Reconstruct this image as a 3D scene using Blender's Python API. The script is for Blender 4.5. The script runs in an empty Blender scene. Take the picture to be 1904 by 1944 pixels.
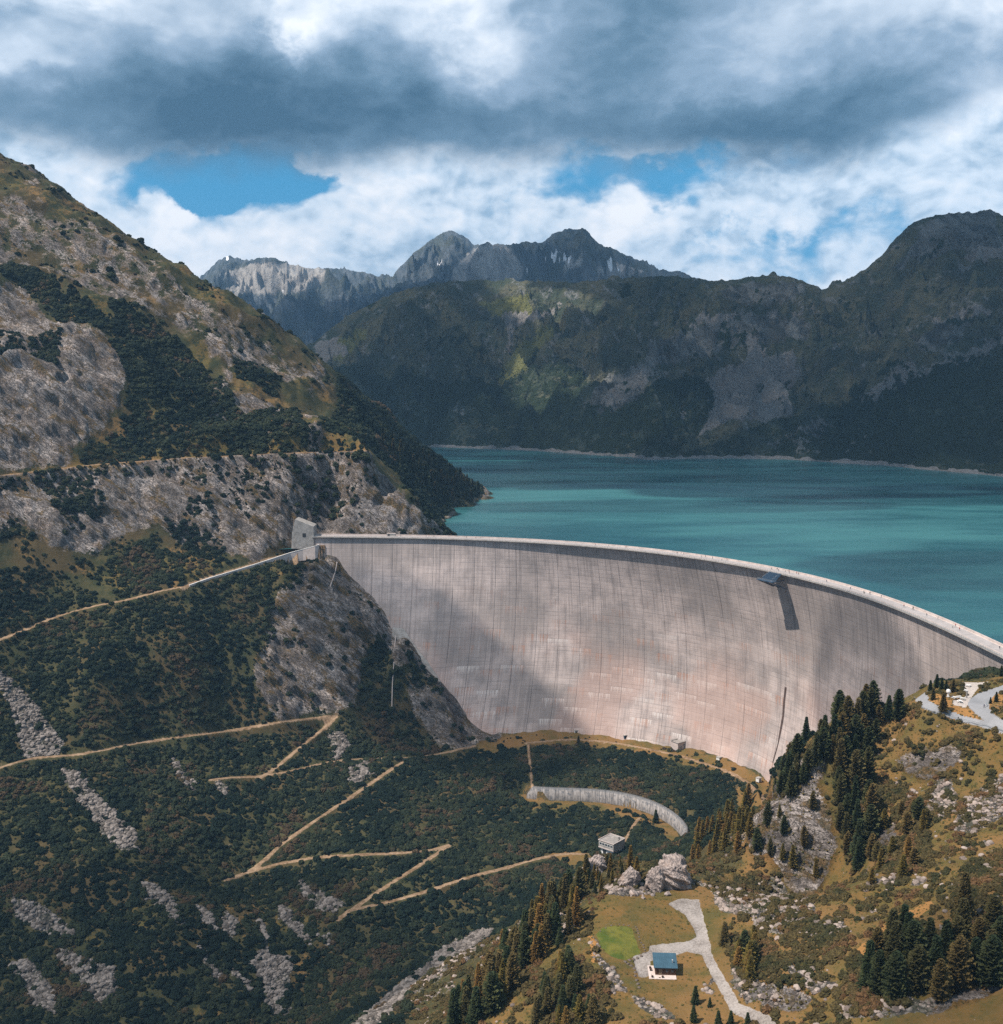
import bpy, bmesh, math, random, time
import numpy as np
from mathutils import Vector, Matrix
T0 = time.time()
R = math.radians
scene = bpy.context.scene
COL = scene.collection

# ------------------------------------------------------------------ camera
FOC, IW, IH, HOR = 2100.0, 1904.0, 1944.0, 720.0      # focal length and frame in picture units, horizon row
CAMZ = 125.0                                          # metres above the dam crest (crest = 0)
PITCH = math.atan((IH / 2 - HOR) / FOC)
cam_d = bpy.data.cameras.new("camera")
cam = bpy.data.objects.new("camera", cam_d); COL.objects.link(cam)
cam.location = (0, 0, CAMZ); cam.rotation_euler = (math.pi / 2 - PITCH, 0, 0)
cam_d.sensor_fit = 'VERTICAL'; cam_d.sensor_height = 24.0; cam_d.lens = 24.0 * FOC / IH
cam_d.clip_start = 1.0; cam_d.clip_end = 60000.0
scene.camera = cam

# ------------------------------------------------------------------ light
SUN = Vector((-0.52, -0.20, 0.82)).normalized()       # direction to the sun
sun_d = bpy.data.lights.new("sun", 'SUN'); sun_d.energy = 5.0; sun_d.angle = R(0.53); sun_d.color = (1.0, 0.90, 0.80)
sun = bpy.data.objects.new("sun", sun_d); COL.objects.link(sun)
sun.rotation_euler = SUN.to_track_quat('Z', 'Y').to_euler(); sun.location = (-300, -200, 900)
scene.view_settings.view_transform = 'Standard'; scene.view_settings.look = 'None'
scene.view_settings.exposure = 0.45; scene.view_settings.gamma = 1.0
scene.cycles.use_denoising = False
try:
    scene.cycles.denoiser = 'OPENIMAGEDENOISE'
    scene.cycles.denoising_input_passes = 'RGB_ALBEDO_NORMAL'
    scene.cycles.denoising_prefilter = 'ACCURATE'
except Exception: pass
scene.cycles.max_bounces = 5; scene.cycles.diffuse_bounces = 2; scene.cycles.glossy_bounces = 2
scene.cycles.transparent_max_bounces = 6; scene.cycles.volume_bounces = 0
scene.cycles.sample_clamp_indirect = 4.0

# ------------------------------------------------------------------ shader expression helper
class X:
    """a socket or number with arithmetic that builds math nodes"""
    def __init__(s, nt, v): s.nt = nt; s.v = v
    def _m(s, op, *a, clamp=False):
        n = s.nt.nodes.new('ShaderNodeMath'); n.operation = op; n.use_clamp = clamp
        for i, q in enumerate((s,) + a):
            q = q.v if isinstance(q, X) else q
            if isinstance(q, (int, float)): n.inputs[i].default_value = q
            else: s.nt.links.new(q, n.inputs[i])
        return X(s.nt, n.outputs[0])
    def __add__(s, o): return s._m('ADD', o)
    __radd__ = __add__
    def __sub__(s, o): return s._m('SUBTRACT', o)
    def __rsub__(s, o): return X(s.nt, o)._m('SUBTRACT', s)
    def __mul__(s, o): return s._m('MULTIPLY', o)
    __rmul__ = __mul__
    def __truediv__(s, o): return s._m('DIVIDE', o)
    def __neg__(s): return s._m('MULTIPLY', -1.0)
    def clamp(s): return s._m('ADD', 0.0, clamp=True)
    def absv(s): return s._m('ABSOLUTE')
    def powr(s, e): return s._m('POWER', e)
    def minv(s, o): return s._m('MINIMUM', o)
    def maxv(s, o): return s._m('MAXIMUM', o)
    def floor(s): return s._m('FLOOR')
    def fract(s): return s._m('FRACT')
    def step(s, a, b):
        n = s.nt.nodes.new('ShaderNodeMapRange'); n.interpolation_type = 'SMOOTHSTEP'
        s.nt.links.new(s.v, n.inputs[0])
        for i, q in ((1, a), (2, b)):
            if isinstance(q, X): s.nt.links.new(q.v, n.inputs[i])
            else: n.inputs[i].default_value = q
        n.inputs[3].default_value = 0; n.inputs[4].default_value = 1
        return X(s.nt, n.outputs[0])

class NT:
    def __init__(s, nt): s.nt = nt; nt.nodes.clear()
    def node(s, t): return s.nt.nodes.new(t)
    def link(s, a, b): s.nt.links.new(a.v if isinstance(a, X) else a, b)
    def xyz(s, v):
        n = s.node('ShaderNodeSeparateXYZ'); s.link(v, n.inputs[0]); return [X(s.nt, o) for o in n.outputs]
    def comb(s, a, b, c=0.0):
        n = s.node('ShaderNodeCombineXYZ')
        for i, q in enumerate((a, b, c)):
            if isinstance(q, X): s.link(q, n.inputs[i])
            else: n.inputs[i].default_value = q
        return n.outputs[0]
    def noise(s, vec, scale, detail=5, rough=0.55, dist=0.0, lac=2.0, typ='FBM', col=False):
        n = s.node('ShaderNodeTexNoise'); n.noise_type = typ; n.normalize = True
        s.link(vec, n.inputs['Vector']); n.inputs['Scale'].default_value = scale; n.inputs['Detail'].default_value = detail
        n.inputs['Roughness'].default_value = rough; n.inputs['Distortion'].default_value = dist; n.inputs['Lacunarity'].default_value = lac
        return n.outputs['Color'] if col else X(s.nt, n.outputs['Fac'])
    def voro(s, vec, scale, feature='F1', out='Distance', rnd=1.0):
        n = s.node('ShaderNodeTexVoronoi'); n.feature = feature
        s.link(vec, n.inputs['Vector']); n.inputs['Scale'].default_value = scale; n.inputs['Randomness'].default_value = rnd
        return X(s.nt, n.outputs[out])
    def mix(s, f, a, b, mode='MIX'):
        n = s.node('ShaderNodeMix'); n.data_type = 'RGBA'; n.blend_type = mode; n.clamp_factor = True
        if isinstance(f, X): s.link(f, n.inputs[0])
        else: n.inputs[0].default_value = f
        for i, q in ((6, a), (7, b)):
            if isinstance(q, (tuple, list)): n.inputs[i].default_value = (*q[:3], 1)
            else: s.link(q, n.inputs[i])
        return n.outputs[2]
    def vscale(s, v, f):
        n = s.node('ShaderNodeVectorMath'); n.operation = 'SCALE'; s.link(v, n.inputs[0])
        if isinstance(f, X): s.link(f, n.inputs['Scale'])
        else: n.inputs['Scale'].default_value = f
        return n.outputs[0]
    def vadd(s, a, b, op='ADD'):
        n = s.node('ShaderNodeVectorMath'); n.operation = op
        for i, q in enumerate((a, b)):
            if isinstance(q, (tuple, list)): n.inputs[i].default_value = q
            else: s.link(q, n.inputs[i])
        return n.outputs[0]
    def dot(s, v, d):
        n = s.node('ShaderNodeVectorMath'); n.operation = 'DOT_PRODUCT'; s.link(v, n.inputs[0]); n.inputs[1].default_value = d
        return X(s.nt, n.outputs['Value'])
    def attr(s, name, out='Fac'):
        n = s.node('ShaderNodeAttribute'); n.attribute_name = name
        return X(s.nt, n.outputs[out]) if out == 'Fac' else n.outputs[out]
    def objco(s): return s.node('ShaderNodeTexCoord').outputs['Object']
    def gen(s): return s.node('ShaderNodeTexCoord').outputs['Generated']
    def bump(s, h, strength=1.0, dist=1.0, normal=None):
        n = s.node('ShaderNodeBump'); n.inputs['Strength'].default_value = strength; n.inputs['Distance'].default_value = dist
        s.link(h, n.inputs['Height'])
        if normal is not None: s.link(normal, n.inputs['Normal'])
        return n.outputs[0]
    def out_bsdf(s, color, rough=0.85, normal=None, spec=0.3, metal=0.0, emit=None, trans=None):
        p = s.node('ShaderNodeBsdfPrincipled'); o = s.node('ShaderNodeOutputMaterial')
        if isinstance(color, (tuple, list)): p.inputs['Base Color'].default_value = (*color[:3], 1)
        else: s.link(color, p.inputs['Base Color'])
        if isinstance(rough, X): s.link(rough, p.inputs['Roughness'])
        else: p.inputs['Roughness'].default_value = rough
        p.inputs['Specular IOR Level'].default_value = spec; p.inputs['Metallic'].default_value = metal
        if normal is not None: s.link(normal, p.inputs['Normal'])
        s.link(p.outputs[0], o.inputs[0]); return p

def material(name):
    m = bpy.data.materials.new(name); m.use_nodes = True
    return m, NT(m.node_tree)

# ------------------------------------------------------------------ world: sky with cloud deck
def build_world():
    w = bpy.data.worlds.new("World"); scene.world = w; w.use_nodes = True
    N = NT(w.node_tree)
    sky = N.node('ShaderNodeTexSky'); sky.sky_type = 'NISHITA'; sky.sun_disc = False
    sky.sun_elevation = math.asin(SUN.z); sky.sun_rotation = math.atan2(SUN.x, SUN.y)
    sky.altitude = 1900; sky.air_density = 1.0; sky.dust_density = 0.4; sky.ozone_density = 2.0
    d = N.gen(); x, y, z = N.xyz(d)
    u = x._m('ARCTAN2', y) * 2100.0                 # picture-like units: 2100 per radian of azimuth
    v = z._m('ARCSINE') * 2100.0                    # and of elevation
    P = N.comb(u * 0.001, v * 0.0015, 0.0)
    wrp = N.noise(P, 1.7, 3, 0.5, col=True); wrp2 = N.noise(P, 8.0, 3, 0.5, col=True)
    W = N.vadd(P, N.vscale(N.vadd(wrp, (0.5, 0.5, 0.5), 'SUBTRACT'), 0.14))
    W = N.vadd(W, N.vscale(N.vadd(wrp2, (0.5, 0.5, 0.5), 'SUBTRACT'), 0.035))
    def bill(vec, sc, det, ro=0.5):              # cauliflower heads: folded noise
        q = N.noise(vec, sc, det, ro); return 1.0 - ((q - 0.5) * 2.0).absv() * 1.6
    n_big = N.noise(W, 2.2, 5, 0.50); n_mid = N.noise(W, 6.0, 7, 0.55); fine = N.noise(W, 17.0, 7, 0.60)
    def puffs(vec): return bill(vec, 4.0, 3) * 0.55 + bill(vec, 9.5, 3) * 0.30 + bill(vec, 22.0, 3) * 0.15
    b0 = puffs(W); b1_ = puffs(N.vadd(W, (0.010, -0.024, 0)))
    relief = b0 - b1_                               # lit from above left
    wx, wy, _ = N.xyz(wrp); w2x, w2y, _ = N.xyz(wrp2)
    uu = u + (wx - 0.5) * 300.0 + (w2x - 0.5) * 200.0 + (fine - 0.5) * 90.0
    vv = v + (wy - 0.5) * 170.0 + (w2y - 0.5) * 120.0 + (fine - 0.5) * 70.0
    def blob(px, py, rx, ry):
        cu = math.atan((px - 952) / 2100) * 2100; cv = math.atan((720 - py) / 2100) * 2100
        a = (uu - cu) * (1.0 / rx); b = (vv - cv) * (1.0 / ry)
        q = a * a + b * b
        return (q * -1.0)._m('EXPONENT')
    # lower bright clouds with blue gaps
    gaps = blob(400, 382, 150, 42) * 0.92 + blob(560, 378, 90, 42) * 0.85 + blob(1200, 350, 170, 44) * 0.85 + blob(1040, 400, 140, 26) * 0.40 + blob(1480, 490, 280, 30) * 0.50 \
        + blob(1640, 455, 160, 34) * 0.36 + blob(470, 450, 70, 26) * 0.5 + blob(1330, 455, 160, 20) * 0.3
    puff = blob(385, 425, 62, 44) + blob(300, 480, 130, 46) + blob(440, 415, 26, 16) * 0.7 + blob(800, 375, 110, 46) * 0.6 + blob(1150, 440, 90, 36) * 0.8 + blob(1225, 425, 30, 26) * 0.6 + blob(1640, 510, 80, 50) * 0.7 + blob(620, 480, 220, 40) * 0.4
    dens = 0.56 - gaps + puff * 0.75 + (b0 - 0.62) * 0.40 + (n_big - 0.5) * 0.9 + (n_mid - 0.5) * 0.9 + (fine - 0.5) * 0.35
    aA = dens.step(0.00, 0.42)
    shA = (0.52 + puff * 0.36 + relief * 0.95 + (n_big - 0.5) * 1.4 + (n_mid - 0.5) * 0.9 + (b0 - 0.62) * 0.25 + (fine - 0.5) * 0.12).clamp()
    crA = N.node('ShaderNodeValToRGB'); ea = crA.color_ramp.elements; ea[0].color = (0.17, 0.28, 0.41, 1); ea[1].color = (0.86, 0.88, 0.92, 1)
    for p_, c_ in ((0.35, (0.33, 0.46, 0.60)), (0.62, (0.60, 0.70, 0.81))):
        k = ea.new(p_); k.color = (*c_, 1)
    N.link(shA, crA.inputs[0]); colA = crA.outputs[0]
    # dark deck above
    t = (u / 2200.0 + 0.5)
    cr = N.node('ShaderNodeValToRGB'); cr.color_ramp.interpolation = 'B_SPLINE'
    edge = [(0, 405), (200, 385), (330, 352), (470, 372), (620, 368), (760, 410), (900, 385), (1050, 400), (1210, 398), (1350, 372), (1500, 362), (1620, 372), (1750, 430), (1904, 490)]
    el = cr.color_ramp.elements
    while len(el) > 1: el.remove(el[-1])
    first = True
    for px, e in edge:
        p = (math.atan((px - 952) / 2100) * 2100) / 2200 + 0.5
        k = el[0] if first else el.new(p)
        k.position = p; k.color = (e / 1000,) * 3 + (1,); first = False
    N.link(t, cr.inputs[0])
    e = X(N.nt, cr.outputs[0]) * 1000.0
    v2 = v + (n_big - 0.5) * 120.0 + (n_mid - 0.5) * 90.0 + (fine - 0.5) * 30.0
    aB = (v2 - e).step(-34.0, 44.0)
    br = blob(150, 70, 230, 110) * 0.50 + blob(60, 30, 120, 60) * 0.3 + blob(620, 40, 150, 100) * 0.48 + blob(860, 5, 170, 75) * 0.46 + blob(950, 105, 120, 80) * 0.42 \
        + blob(570, 110, 50, 36) * 0.35 + blob(60, 200, 120, 36) * 0.30 + blob(1480, 100, 160, 80) * 0.34 + blob(1820, 70, 180, 110) * 0.40 \
        + blob(1880, 300, 150, 50) * 0.5 + blob(1380, 200, 110, 60) * 0.20
    dk = blob(430, 250, 360, 100) * 0.30 + blob(1480, 290, 300, 75) * 0.28 + blob(1150, 60, 180, 80) * 0.10 + blob(900, 270, 300, 60) * 0.14 + blob(60, 120, 80, 50) * 0.15
    gl = ((v - 1200.0) / 900.0).clamp()
    shB = (0.33 + br - dk + relief * 0.22 + (n_big - 0.5) * 0.85 + (n_mid - 0.5) * 0.45 + (b0 - 0.62) * 0.10 + (fine - 0.5) * 0.06 + gl * 0.25).clamp()
    crB = N.node('ShaderNodeValToRGB'); ee = crB.color_ramp.elements
    ee[0].position = 0.0; ee[0].color = (0.050, 0.115, 0.185, 1); ee[1].position = 1.0; ee[1].color = (0.93, 0.95, 0.98, 1)
    for p_, c_ in ((0.25, (0.115, 0.205, 0.30)), (0.5, (0.26, 0.365, 0.49)), (0.75, (0.54, 0.63, 0.74))):
        k = ee.new(p_); k.color = (*c_, 1)
    N.link(shB, crB.inputs[0])
    col = N.mix(0.88, N.vscale(sky.outputs[0], 0.10), (0.040, 0.285, 0.53))
    col = N.mix(aA, col, colA)
    col = N.mix(aB, col, crB.outputs[0])
    # ground half of the sphere: never seen, dull
    col = N.mix(z.step(-0.02, -0.10), col, (0.05, 0.07, 0.08))
    bg = N.node('ShaderNodeBackground'); N.link(N.vscale(col, 10.0), bg.inputs[0]); bg.inputs[1].default_value = 0.1
    o = N.node('ShaderNodeOutputWorld'); N.link(bg.outputs[0], o.inputs[0])
build_world()

# ------------------------------------------------------------------ numeric helpers
def ray(px, py):
    a = (np.asarray(px, float) - IW / 2) / FOC; b = -(np.asarray(py, float) - IH / 2) / FOC
    return np.stack([a, math.cos(PITCH) + b * math.sin(PITCH), -math.sin(PITCH) + b * math.cos(PITCH)], -1)
def at_y(px, py, Y): d = ray(px, py); return d * (Y / d[..., 1])[..., None] + np.array([0, 0, CAMZ])
def at_z(px, py, z): d = ray(px, py); return d * ((z - CAMZ) / d[..., 2])[..., None] + np.array([0, 0, CAMZ])
def proj(p):
    p = np.asarray(p, float); x, y, z = p[..., 0], p[..., 1], p[..., 2] - CAMZ
    dep = y * math.cos(PITCH) - z * math.sin(PITCH); up = y * math.sin(PITCH) + z * math.cos(PITCH)
    dep = np.where(np.abs(dep) < 1e-3, 1e-3, dep)
    return IW / 2 + FOC * x / dep, IH / 2 - FOC * up / dep
_rs = np.random.RandomState(7); _perm = np.tile(_rs.permutation(256), 3).astype(np.int32)
_ang = _rs.rand(256) * 2 * np.pi; _gx = np.cos(_ang).astype(np.float32); _gy = np.sin(_ang).astype(np.float32)
def pn(x, y, seed=0):
    x = np.asarray(x, np.float32) + seed * 17.31; y = np.asarray(y, np.float32) - seed * 9.17
    xi = np.floor(x).astype(np.int32); yi = np.floor(y).astype(np.int32); xf = x - xi; yf = y - yi
    xi &= 255; yi &= 255
    u = xf * xf * xf * (xf * (xf * 6 - 15) + 10); v = yf * yf * yf * (yf * (yf * 6 - 15) + 10)
    def g(a, b, fx, fy):
        h = _perm[_perm[a] + b]; return _gx[h] * fx + _gy[h] * fy
    n00 = g(xi, yi, xf, yf); n10 = g(xi + 1, yi, xf - 1, yf); n01 = g(xi, yi + 1, xf, yf - 1); n11 = g(xi + 1, yi + 1, xf - 1, yf - 1)
    return ((n00 + (n10 - n00) * u) * (1 - v) + (n01 + (n11 - n01) * u) * v) * 1.5
def fbm(x, y, o=5, g=0.5, seed=0):
    s = 0; a = 1.0; f = 1.0; t = 0
    for i in range(o): s = s + a * pn(x * f, y * f, seed + i); t += a; a *= g; f *= 2.03
    return s / t
def ridged(x, y, o=5, g=0.5, seed=0):
    s = 0; a = 1.0; f = 1.0; t = 0; w = 1.0
    for i in range(o):
        n = 1 - np.abs(pn(x * f, y * f, seed + i)); n = n * n * w; s = s + a * n; w = np.clip(n * 1.6, 0, 1); t += a; a *= g; f *= 2.07
    return s / t
def sstep(a, b, x): t = np.clip((x - a) / (b - a), 0, 1); return t * t * (3 - 2 * t)
def in_poly(px, py, poly):
    r = np.zeros(px.shape, bool); n = len(poly)
    xs = [p[0] for p in poly]; ys = [p[1] for p in poly]
    sel = (px > min(xs)) & (px < max(xs)) & (py > min(ys)) & (py < max(ys))
    X_, Y_ = px[sel], py[sel]; q = np.zeros(X_.shape, bool); j = n - 1
    for i in range(n):
        xi, yi, xj, yj = xs[i], ys[i], xs[j], ys[j]
        if yi != yj: q ^= ((yi > Y_) != (yj > Y_)) & (X_ < (xj - xi) * (Y_ - yi) / (yj - yi) + xi)
        j = i
    r[sel] = q; return r
def dist_line(x, y, pts):
    """distance from points to polyline and the parameter along it (index units)"""
    best = np.full(x.shape, 1e9); par = np.zeros(x.shape)
    for i in range(len(pts) - 1):
        ax, ay = pts[i][:2]; bx, by = pts[i + 1][:2]; dx, dy = bx - ax, by - ay; L = dx * dx + dy * dy + 1e-9
        t = np.clip(((x - ax) * dx + (y - ay) * dy) / L, 0, 1); d = np.hypot(x - ax - t * dx, y - ay - t * dy)
        m = d < best; best = np.where(m, d, best); par = np.where(m, i + t, par)
    return best, par
def mesh_np(name, V, F, mat, smooth=False, attrs=None, uv=None):
    """V (n,3), F (m,k) -> mesh datablock"""
    me = bpy.data.meshes.new(name); V = np.asarray(V, np.float32); F = np.asarray(F, np.int32); k = F.shape[1]
    me.vertices.add(len(V)); me.vertices.foreach_set('co', V.ravel())
    me.loops.add(F.size); me.loops.foreach_set('vertex_index', F.ravel())
    me.polygons.add(len(F)); me.polygons.foreach_set('loop_start', np.arange(0, F.size, k, dtype=np.int32))
    if smooth: me.polygons.foreach_set('use_smooth', np.ones(len(F), bool))
    if mat: me.materials.append(mat)
    for n_, a in (attrs or {}).items():
        at = me.attributes.new(n_, 'FLOAT', 'POINT'); at.data.foreach_set('value', np.asarray(a, np.float32).ravel())
    if uv is not None:
        l = me.uv_layers.new(name='UVMap'); l.data.foreach_set('uv', np.asarray(uv, np.float32)[F.ravel()].ravel())
    me.update(calc_edges=True); return me
def grid_faces(nr, nc):
    i = np.arange(nr - 1)[:, None] * nc + np.arange(nc - 1)[None, :]
    return np.stack([i, i + 1, i + nc + 1, i + nc], -1).reshape(-1, 4)
def link(name, me, parent=None, label=None, cat=None, group=None, kind=None, loc=None, rot=None, scale=None):
    o = bpy.data.objects.new(name, me); COL.objects.link(o)
    if parent is not None: o.parent = parent
    if label: o['label'] = label
    if cat: o['category'] = cat
    if group: o['group'] = group
    if kind: o['kind'] = kind
    if loc is not None: o.location = loc
    if rot is not None: o.rotation_euler = rot
    if scale is not None: o.scale = (scale,) * 3 if isinstance(scale, (int, float)) else scale
    return o
# ------------------------------------------------------------------ dam geometry (numbers only)
DC = np.array([-112.1, 532.5])
_cp = at_z([600, 700, 850, 1000, 1150, 1300, 1450, 1600, 1750, 1904], [1020, 1021, 1024, 1030, 1040, 1058, 1083, 1120, 1175, 1247], 0.0)
_th = np.arctan2(_cp[:, 1] - DC[1], _cp[:, 0] - DC[0]); _rr = np.hypot(_cp[:, 0] - DC[0], _cp[:, 1] - DC[1])
_pf = np.polyfit(_th, _rr, 4)
def crest_r(th): return np.polyval(_pf, np.clip(th, R(-9), R(98)))
TOEZ = 145.0
_tp = at_z([925, 1000, 1100, 1200, 1300, 1400, 1465], [1395, 1392, 1392, 1403, 1425, 1455, 1487], -TOEZ)
_tt = np.arctan2(_tp[:, 1] - DC[1], _tp[:, 0] - DC[0]); _to = np.hypot(_tp[:, 0] - DC[0], _tp[:, 1] - DC[1]) - crest_r(_tt)
_tf = np.polyfit(_tt, _to, 2)
def toe_off(th): return np.polyval(_tf, np.clip(th, _tt.min() - 0.25, _tt.max() + 0.15))
def belly(th): return 12.0 + 0.0 * th
def dam_pt(th, s):
    k = s / TOEZ
    r = crest_r(th) + toe_off(th) * k + belly(th) * 4 * k * (1 - k)
    return np.stack([DC[0] + r * np.cos(th), DC[1] + r * np.sin(th), -s + 0 * r], -1)
_gt, _gs = np.meshgrid(np.linspace(R(-12), R(104), 700), np.linspace(0, 170, 400), indexing='ij')
_gp = dam_pt(_gt, _gs); _gu, _gv = proj(_gp)
def dam_hit(px, py):
    k = np.argmin((_gu - px) ** 2 + (_gv - py) ** 2); i = np.unravel_index(k, _gu.shape); return _gp[i], _gt[i], _gs[i]

# ------------------------------------------------------------------ near land: control points
ctl = []
def cy(*a):
    for px, py, Y in a: ctl.append(at_y(px, py, Y))
def cz(*a):
    for px, py, z in a: ctl.append(at_z(px, py, z))
def cw(*a):
    for p in a: ctl.append(np.array(p, float))
ROADZ = 66.0
cz(*[(px, py, z) for px, py, z in ((-90, 915, 50), (0, 903, 52), (100, 891, 55), (200, 880, 58), (300, 873, 60), (400, 867, 62), (500, 862, 64), (600, 858, 65), (690, 855, 66))])
SKY = [(-90, 235, 1180), (0, 300, 1150), (100, 375, 1110), (200, 445, 1090), (300, 500, 1075), (375, 545, 1070), (450, 580, 1075), (520, 625, 1080),
       (580, 665, 1088), (640, 720, 1100), (700, 790, 1130), (760, 830, 1155), (800, 850, 1180), (860, 895, 1215)]
cy(*SKY)
for px, py, Y in SKY:                                   # land falls away behind the skyline
    p = at_y(px, py, Y); cw(p + np.array([0.36 * 120, 120, -45]), p + np.array([0.4 * 300, 300, -170]))
cz((930, 945, -10), (925, 940, -9))
cy((-60, 700, 885), (0, 700, 900), (0, 500, 1010), (0, 610, 950), (0, 800, 868), (0, 390, 1080), (100, 600, 965), (100, 740, 900), (200, 700, 935), (200, 600, 985), (200, 800, 902),
   (300, 740, 945), (300, 620, 1005), (400, 750, 965), (400, 650, 1015), (400, 820, 922), (500, 700, 1025), (500, 790, 960), (550, 750, 1005), (600, 800, 988), (600, 740, 1038), (660, 800, 1022))
cy((0, 885, 848), (200, 862, 888), (400, 848, 910), (600, 842, 920), (680, 835, 935))
cz((860, 1018, -10), (850, 985, -10), (862, 965, -10), (895, 955, -10))
cy((700, 865, 912), (760, 925, 904), (820, 985, 915), (800, 900, 1085), (830, 930, 1120), (750, 860, 1060), (880, 930, 1180))
cy((0, 920, 832), (0, 1060, 795), (200, 900, 872), (200, 1000, 845), (300, 1040, 845), (400, 950, 880), (400, 1050, 855), (550, 930, 893), (550, 1000, 887), (480, 1030, 868),
   (650, 900, 908), (650, 980, 908), (750, 950, 908), (720, 1012, 915), (100, 1000, 820), (100, 1100, 800))
cz((0, 1213, -50), (100, 1173, -44), (220, 1145, -36), (360, 1112, -28), (440, 1086, -22), (520, 1062, -15), (600, 1040, -10), (-80, 1240, -54))
cy((0, 1455, 662), (60, 1441, 675), (280, 1405, 722), (450, 1385, 760), (630, 1360, 788), (-80, 1470, 650))
cy((0, 1330, 702), (200, 1280, 730), (350, 1250, 765), (450, 1230, 790), (560, 1200, 818), (500, 1130, 832), (620, 1250, 808), (500, 1300, 778), (640, 1325, 792), (600, 1120, 862), (400, 1160, 805))
for px, py in ((612, 1055), (655, 1085), (700, 1130), (730, 1167), (760, 1205), (800, 1253), (840, 1300), (882, 1348), (925, 1395)):
    p = dam_hit(px, py)[0]; cw(p)
    q = dam_hit(px - 14, py + 10)[0]; cw(q + (np.array([0, 0, CAMZ]) - q) * 0.014)
cy((780, 1330, 812), (870, 1400, 810), (740, 1260, 835), (820, 1370, 806), (700, 1390, 790))
cz((1000, 1394, -145), (1100, 1394, -145), (1200, 1405, -145), (1300, 1427, -145), (1400, 1457, -145), (1465, 1489, -145))
cz((1000, 1408, -146), (1100, 1404, -146), (1200, 1414, -146), (1300, 1440, -146), (1440, 1495, -146))
cz((900, 1412, -145), (770, 1440, -144), (640, 1455, -142), (500, 1470, -141), (400, 1480, -136), (640, 1560, -155), (850, 1605, -164), (850, 1520, -156),
   (700, 1620, -161), (660, 1730, -172), (1100, 1620, -165), (880, 1680, -170), (1150, 1605, -164), (1050, 1440, -149), (1130, 1498, -154), (1000, 1500, -154), (1240, 1530, -154), (1300, 1592, -154),
   (1130, 1530, -161), (1250, 1570, -161), (1000, 1530, -160), (1150, 1570, -162), (1350, 1480, -150), (1420, 1530, -150))
cy((470, 1655, 640), (430, 1670, 630), (150, 1500, 655), (250, 1600, 622), (330, 1750, 568), (0, 1600, 612), (0, 1780, 555), (0, 1944, 503), (150, 1944, 507), (300, 1944, 515), (460, 1900, 530), (500, 1944, 522), (550, 1800, 572),
   (150, 1800, 555), (-100, 1944, 498), (-100, 1600, 606), (600, 1850, 554))
cz((665, 1944, -184), (750, 1890, -184), (800, 1855, -183), (930, 1765, -181))
cw((-95, 470, -186), (-120, 430, -186), (-150, 380, -192), (-230, 330, -170))
cy((1110, 1655, 411), (1065, 1700, 396), (1020, 1755, 380), (955, 1835, 358), (890, 1915, 336), (830, 1975, 322), (940, 1944, 312))
cw((-28, 395, -118), (-8, 415, -112), (5, 440, -112), (-45, 360, -112))
cw((-20, 455, -125), (-60, 410, -128), (20, 500, -120), (60, 520, -110), (-100, 330, -115), (100, 540, -105), (-40, 500, -172))
cy((1255, 1830, 323), (1180, 1780, 336), (1300, 1690, 370), (1220, 1700, 365), (1330, 1780, 338), (1380, 1880, 303), (1450, 1944, 285), (1130, 1850, 315), (1100, 1944, 293), (1150, 1700, 363),
   (1200, 1900, 302), (1280, 1944, 289), (1060, 1780, 345), (1000, 1860, 325))
cy((1270, 1665, 382), (1180, 1670, 386), (1380, 1620, 432), (1330, 1650, 398), (1350, 1570, 560), (1400, 1560, 515), (1400, 1600, 450), (1310, 1625, 480))
cy((1430, 1650, 412), (1500, 1690, 402), (1580, 1690, 396), (1450, 1590, 419), (1470, 1530, 427), (1500, 1560, 415), (1560, 1560, 412), (1495, 1505, 429), (1530, 1430, 430), (1600, 1410, 438), (1640, 1560, 404))
cy((1600, 1355, 456), (1690, 1335, 462), (1560, 1395, 455), (1650, 1450, 432), (1700, 1400, 446), (1720, 1345, 462))
cw((150, 540, -55), (185, 540, -60), (170, 600, -120), (140, 500, -72), (215, 560, -45), (190, 510, -30), (175, 560, -95), (150, 580, -125), (130, 520, -92))
cz((1740, 1320, -8), (1745, 1345, -8), (1800, 1365, -8), (1904, 1388, -8), (1850, 1320, -7), (1904, 1330, -7), (1800, 1320, -7.5), (1780, 1295, -7), (1840, 1295, -6.5), (1904, 1285, -5), (1980, 1330, -6), (1980, 1410, -7))
cw((230, 515, -12), (262, 520, -4), (262, 480, -2), (300, 480, 5), (300, 560, 0), (215, 500, -14), (205, 508, -25))
cy((1800, 1420, 424), (1904, 1450, 402), (1904, 1500, 385), (1750, 1450, 420), (1750, 1550, 385), (1904, 1600, 346), (1700, 1650, 350), (1600, 1700, 340), (1480, 1780, 322), (1750, 1800, 286), (1830, 1700, 312),
   (1904, 1750, 292), (1904, 1944, 246), (1650, 1944, 262), (1550, 1850, 292), (1450, 1850, 303), (1420, 1720, 352), (1960, 1944, 240), (1960, 1600, 340), (1680, 1720, 328))
cw((0, 180, -75), (100, 150, -45), (200, 150, -20), (-150, 250, -120), (-350, 350, -150), (60, 230, -48), (250, 300, 10), (350, 450, 25), (-600, 500, 60), (-700, 800, 260), (-900, 1100, 420), (-480, 560, -60),
   (0, 1000, -90), (120, 900, -110), (220, 750, -100), (100, 1100, -90), (300, 620, -60), (400, 800, -70), (0, 1450, -60), (200, 1400, -90), (600, 1500, -80), (500, 600, -20), (-500, 1800, 60), (-250, 1700, -20), (-100, 1500, -40),
   (20, 920, -60), (300, 1000, -90), (-900, 1700, 300), (800, 1200, -80))
ctl = np.array(ctl)
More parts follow.
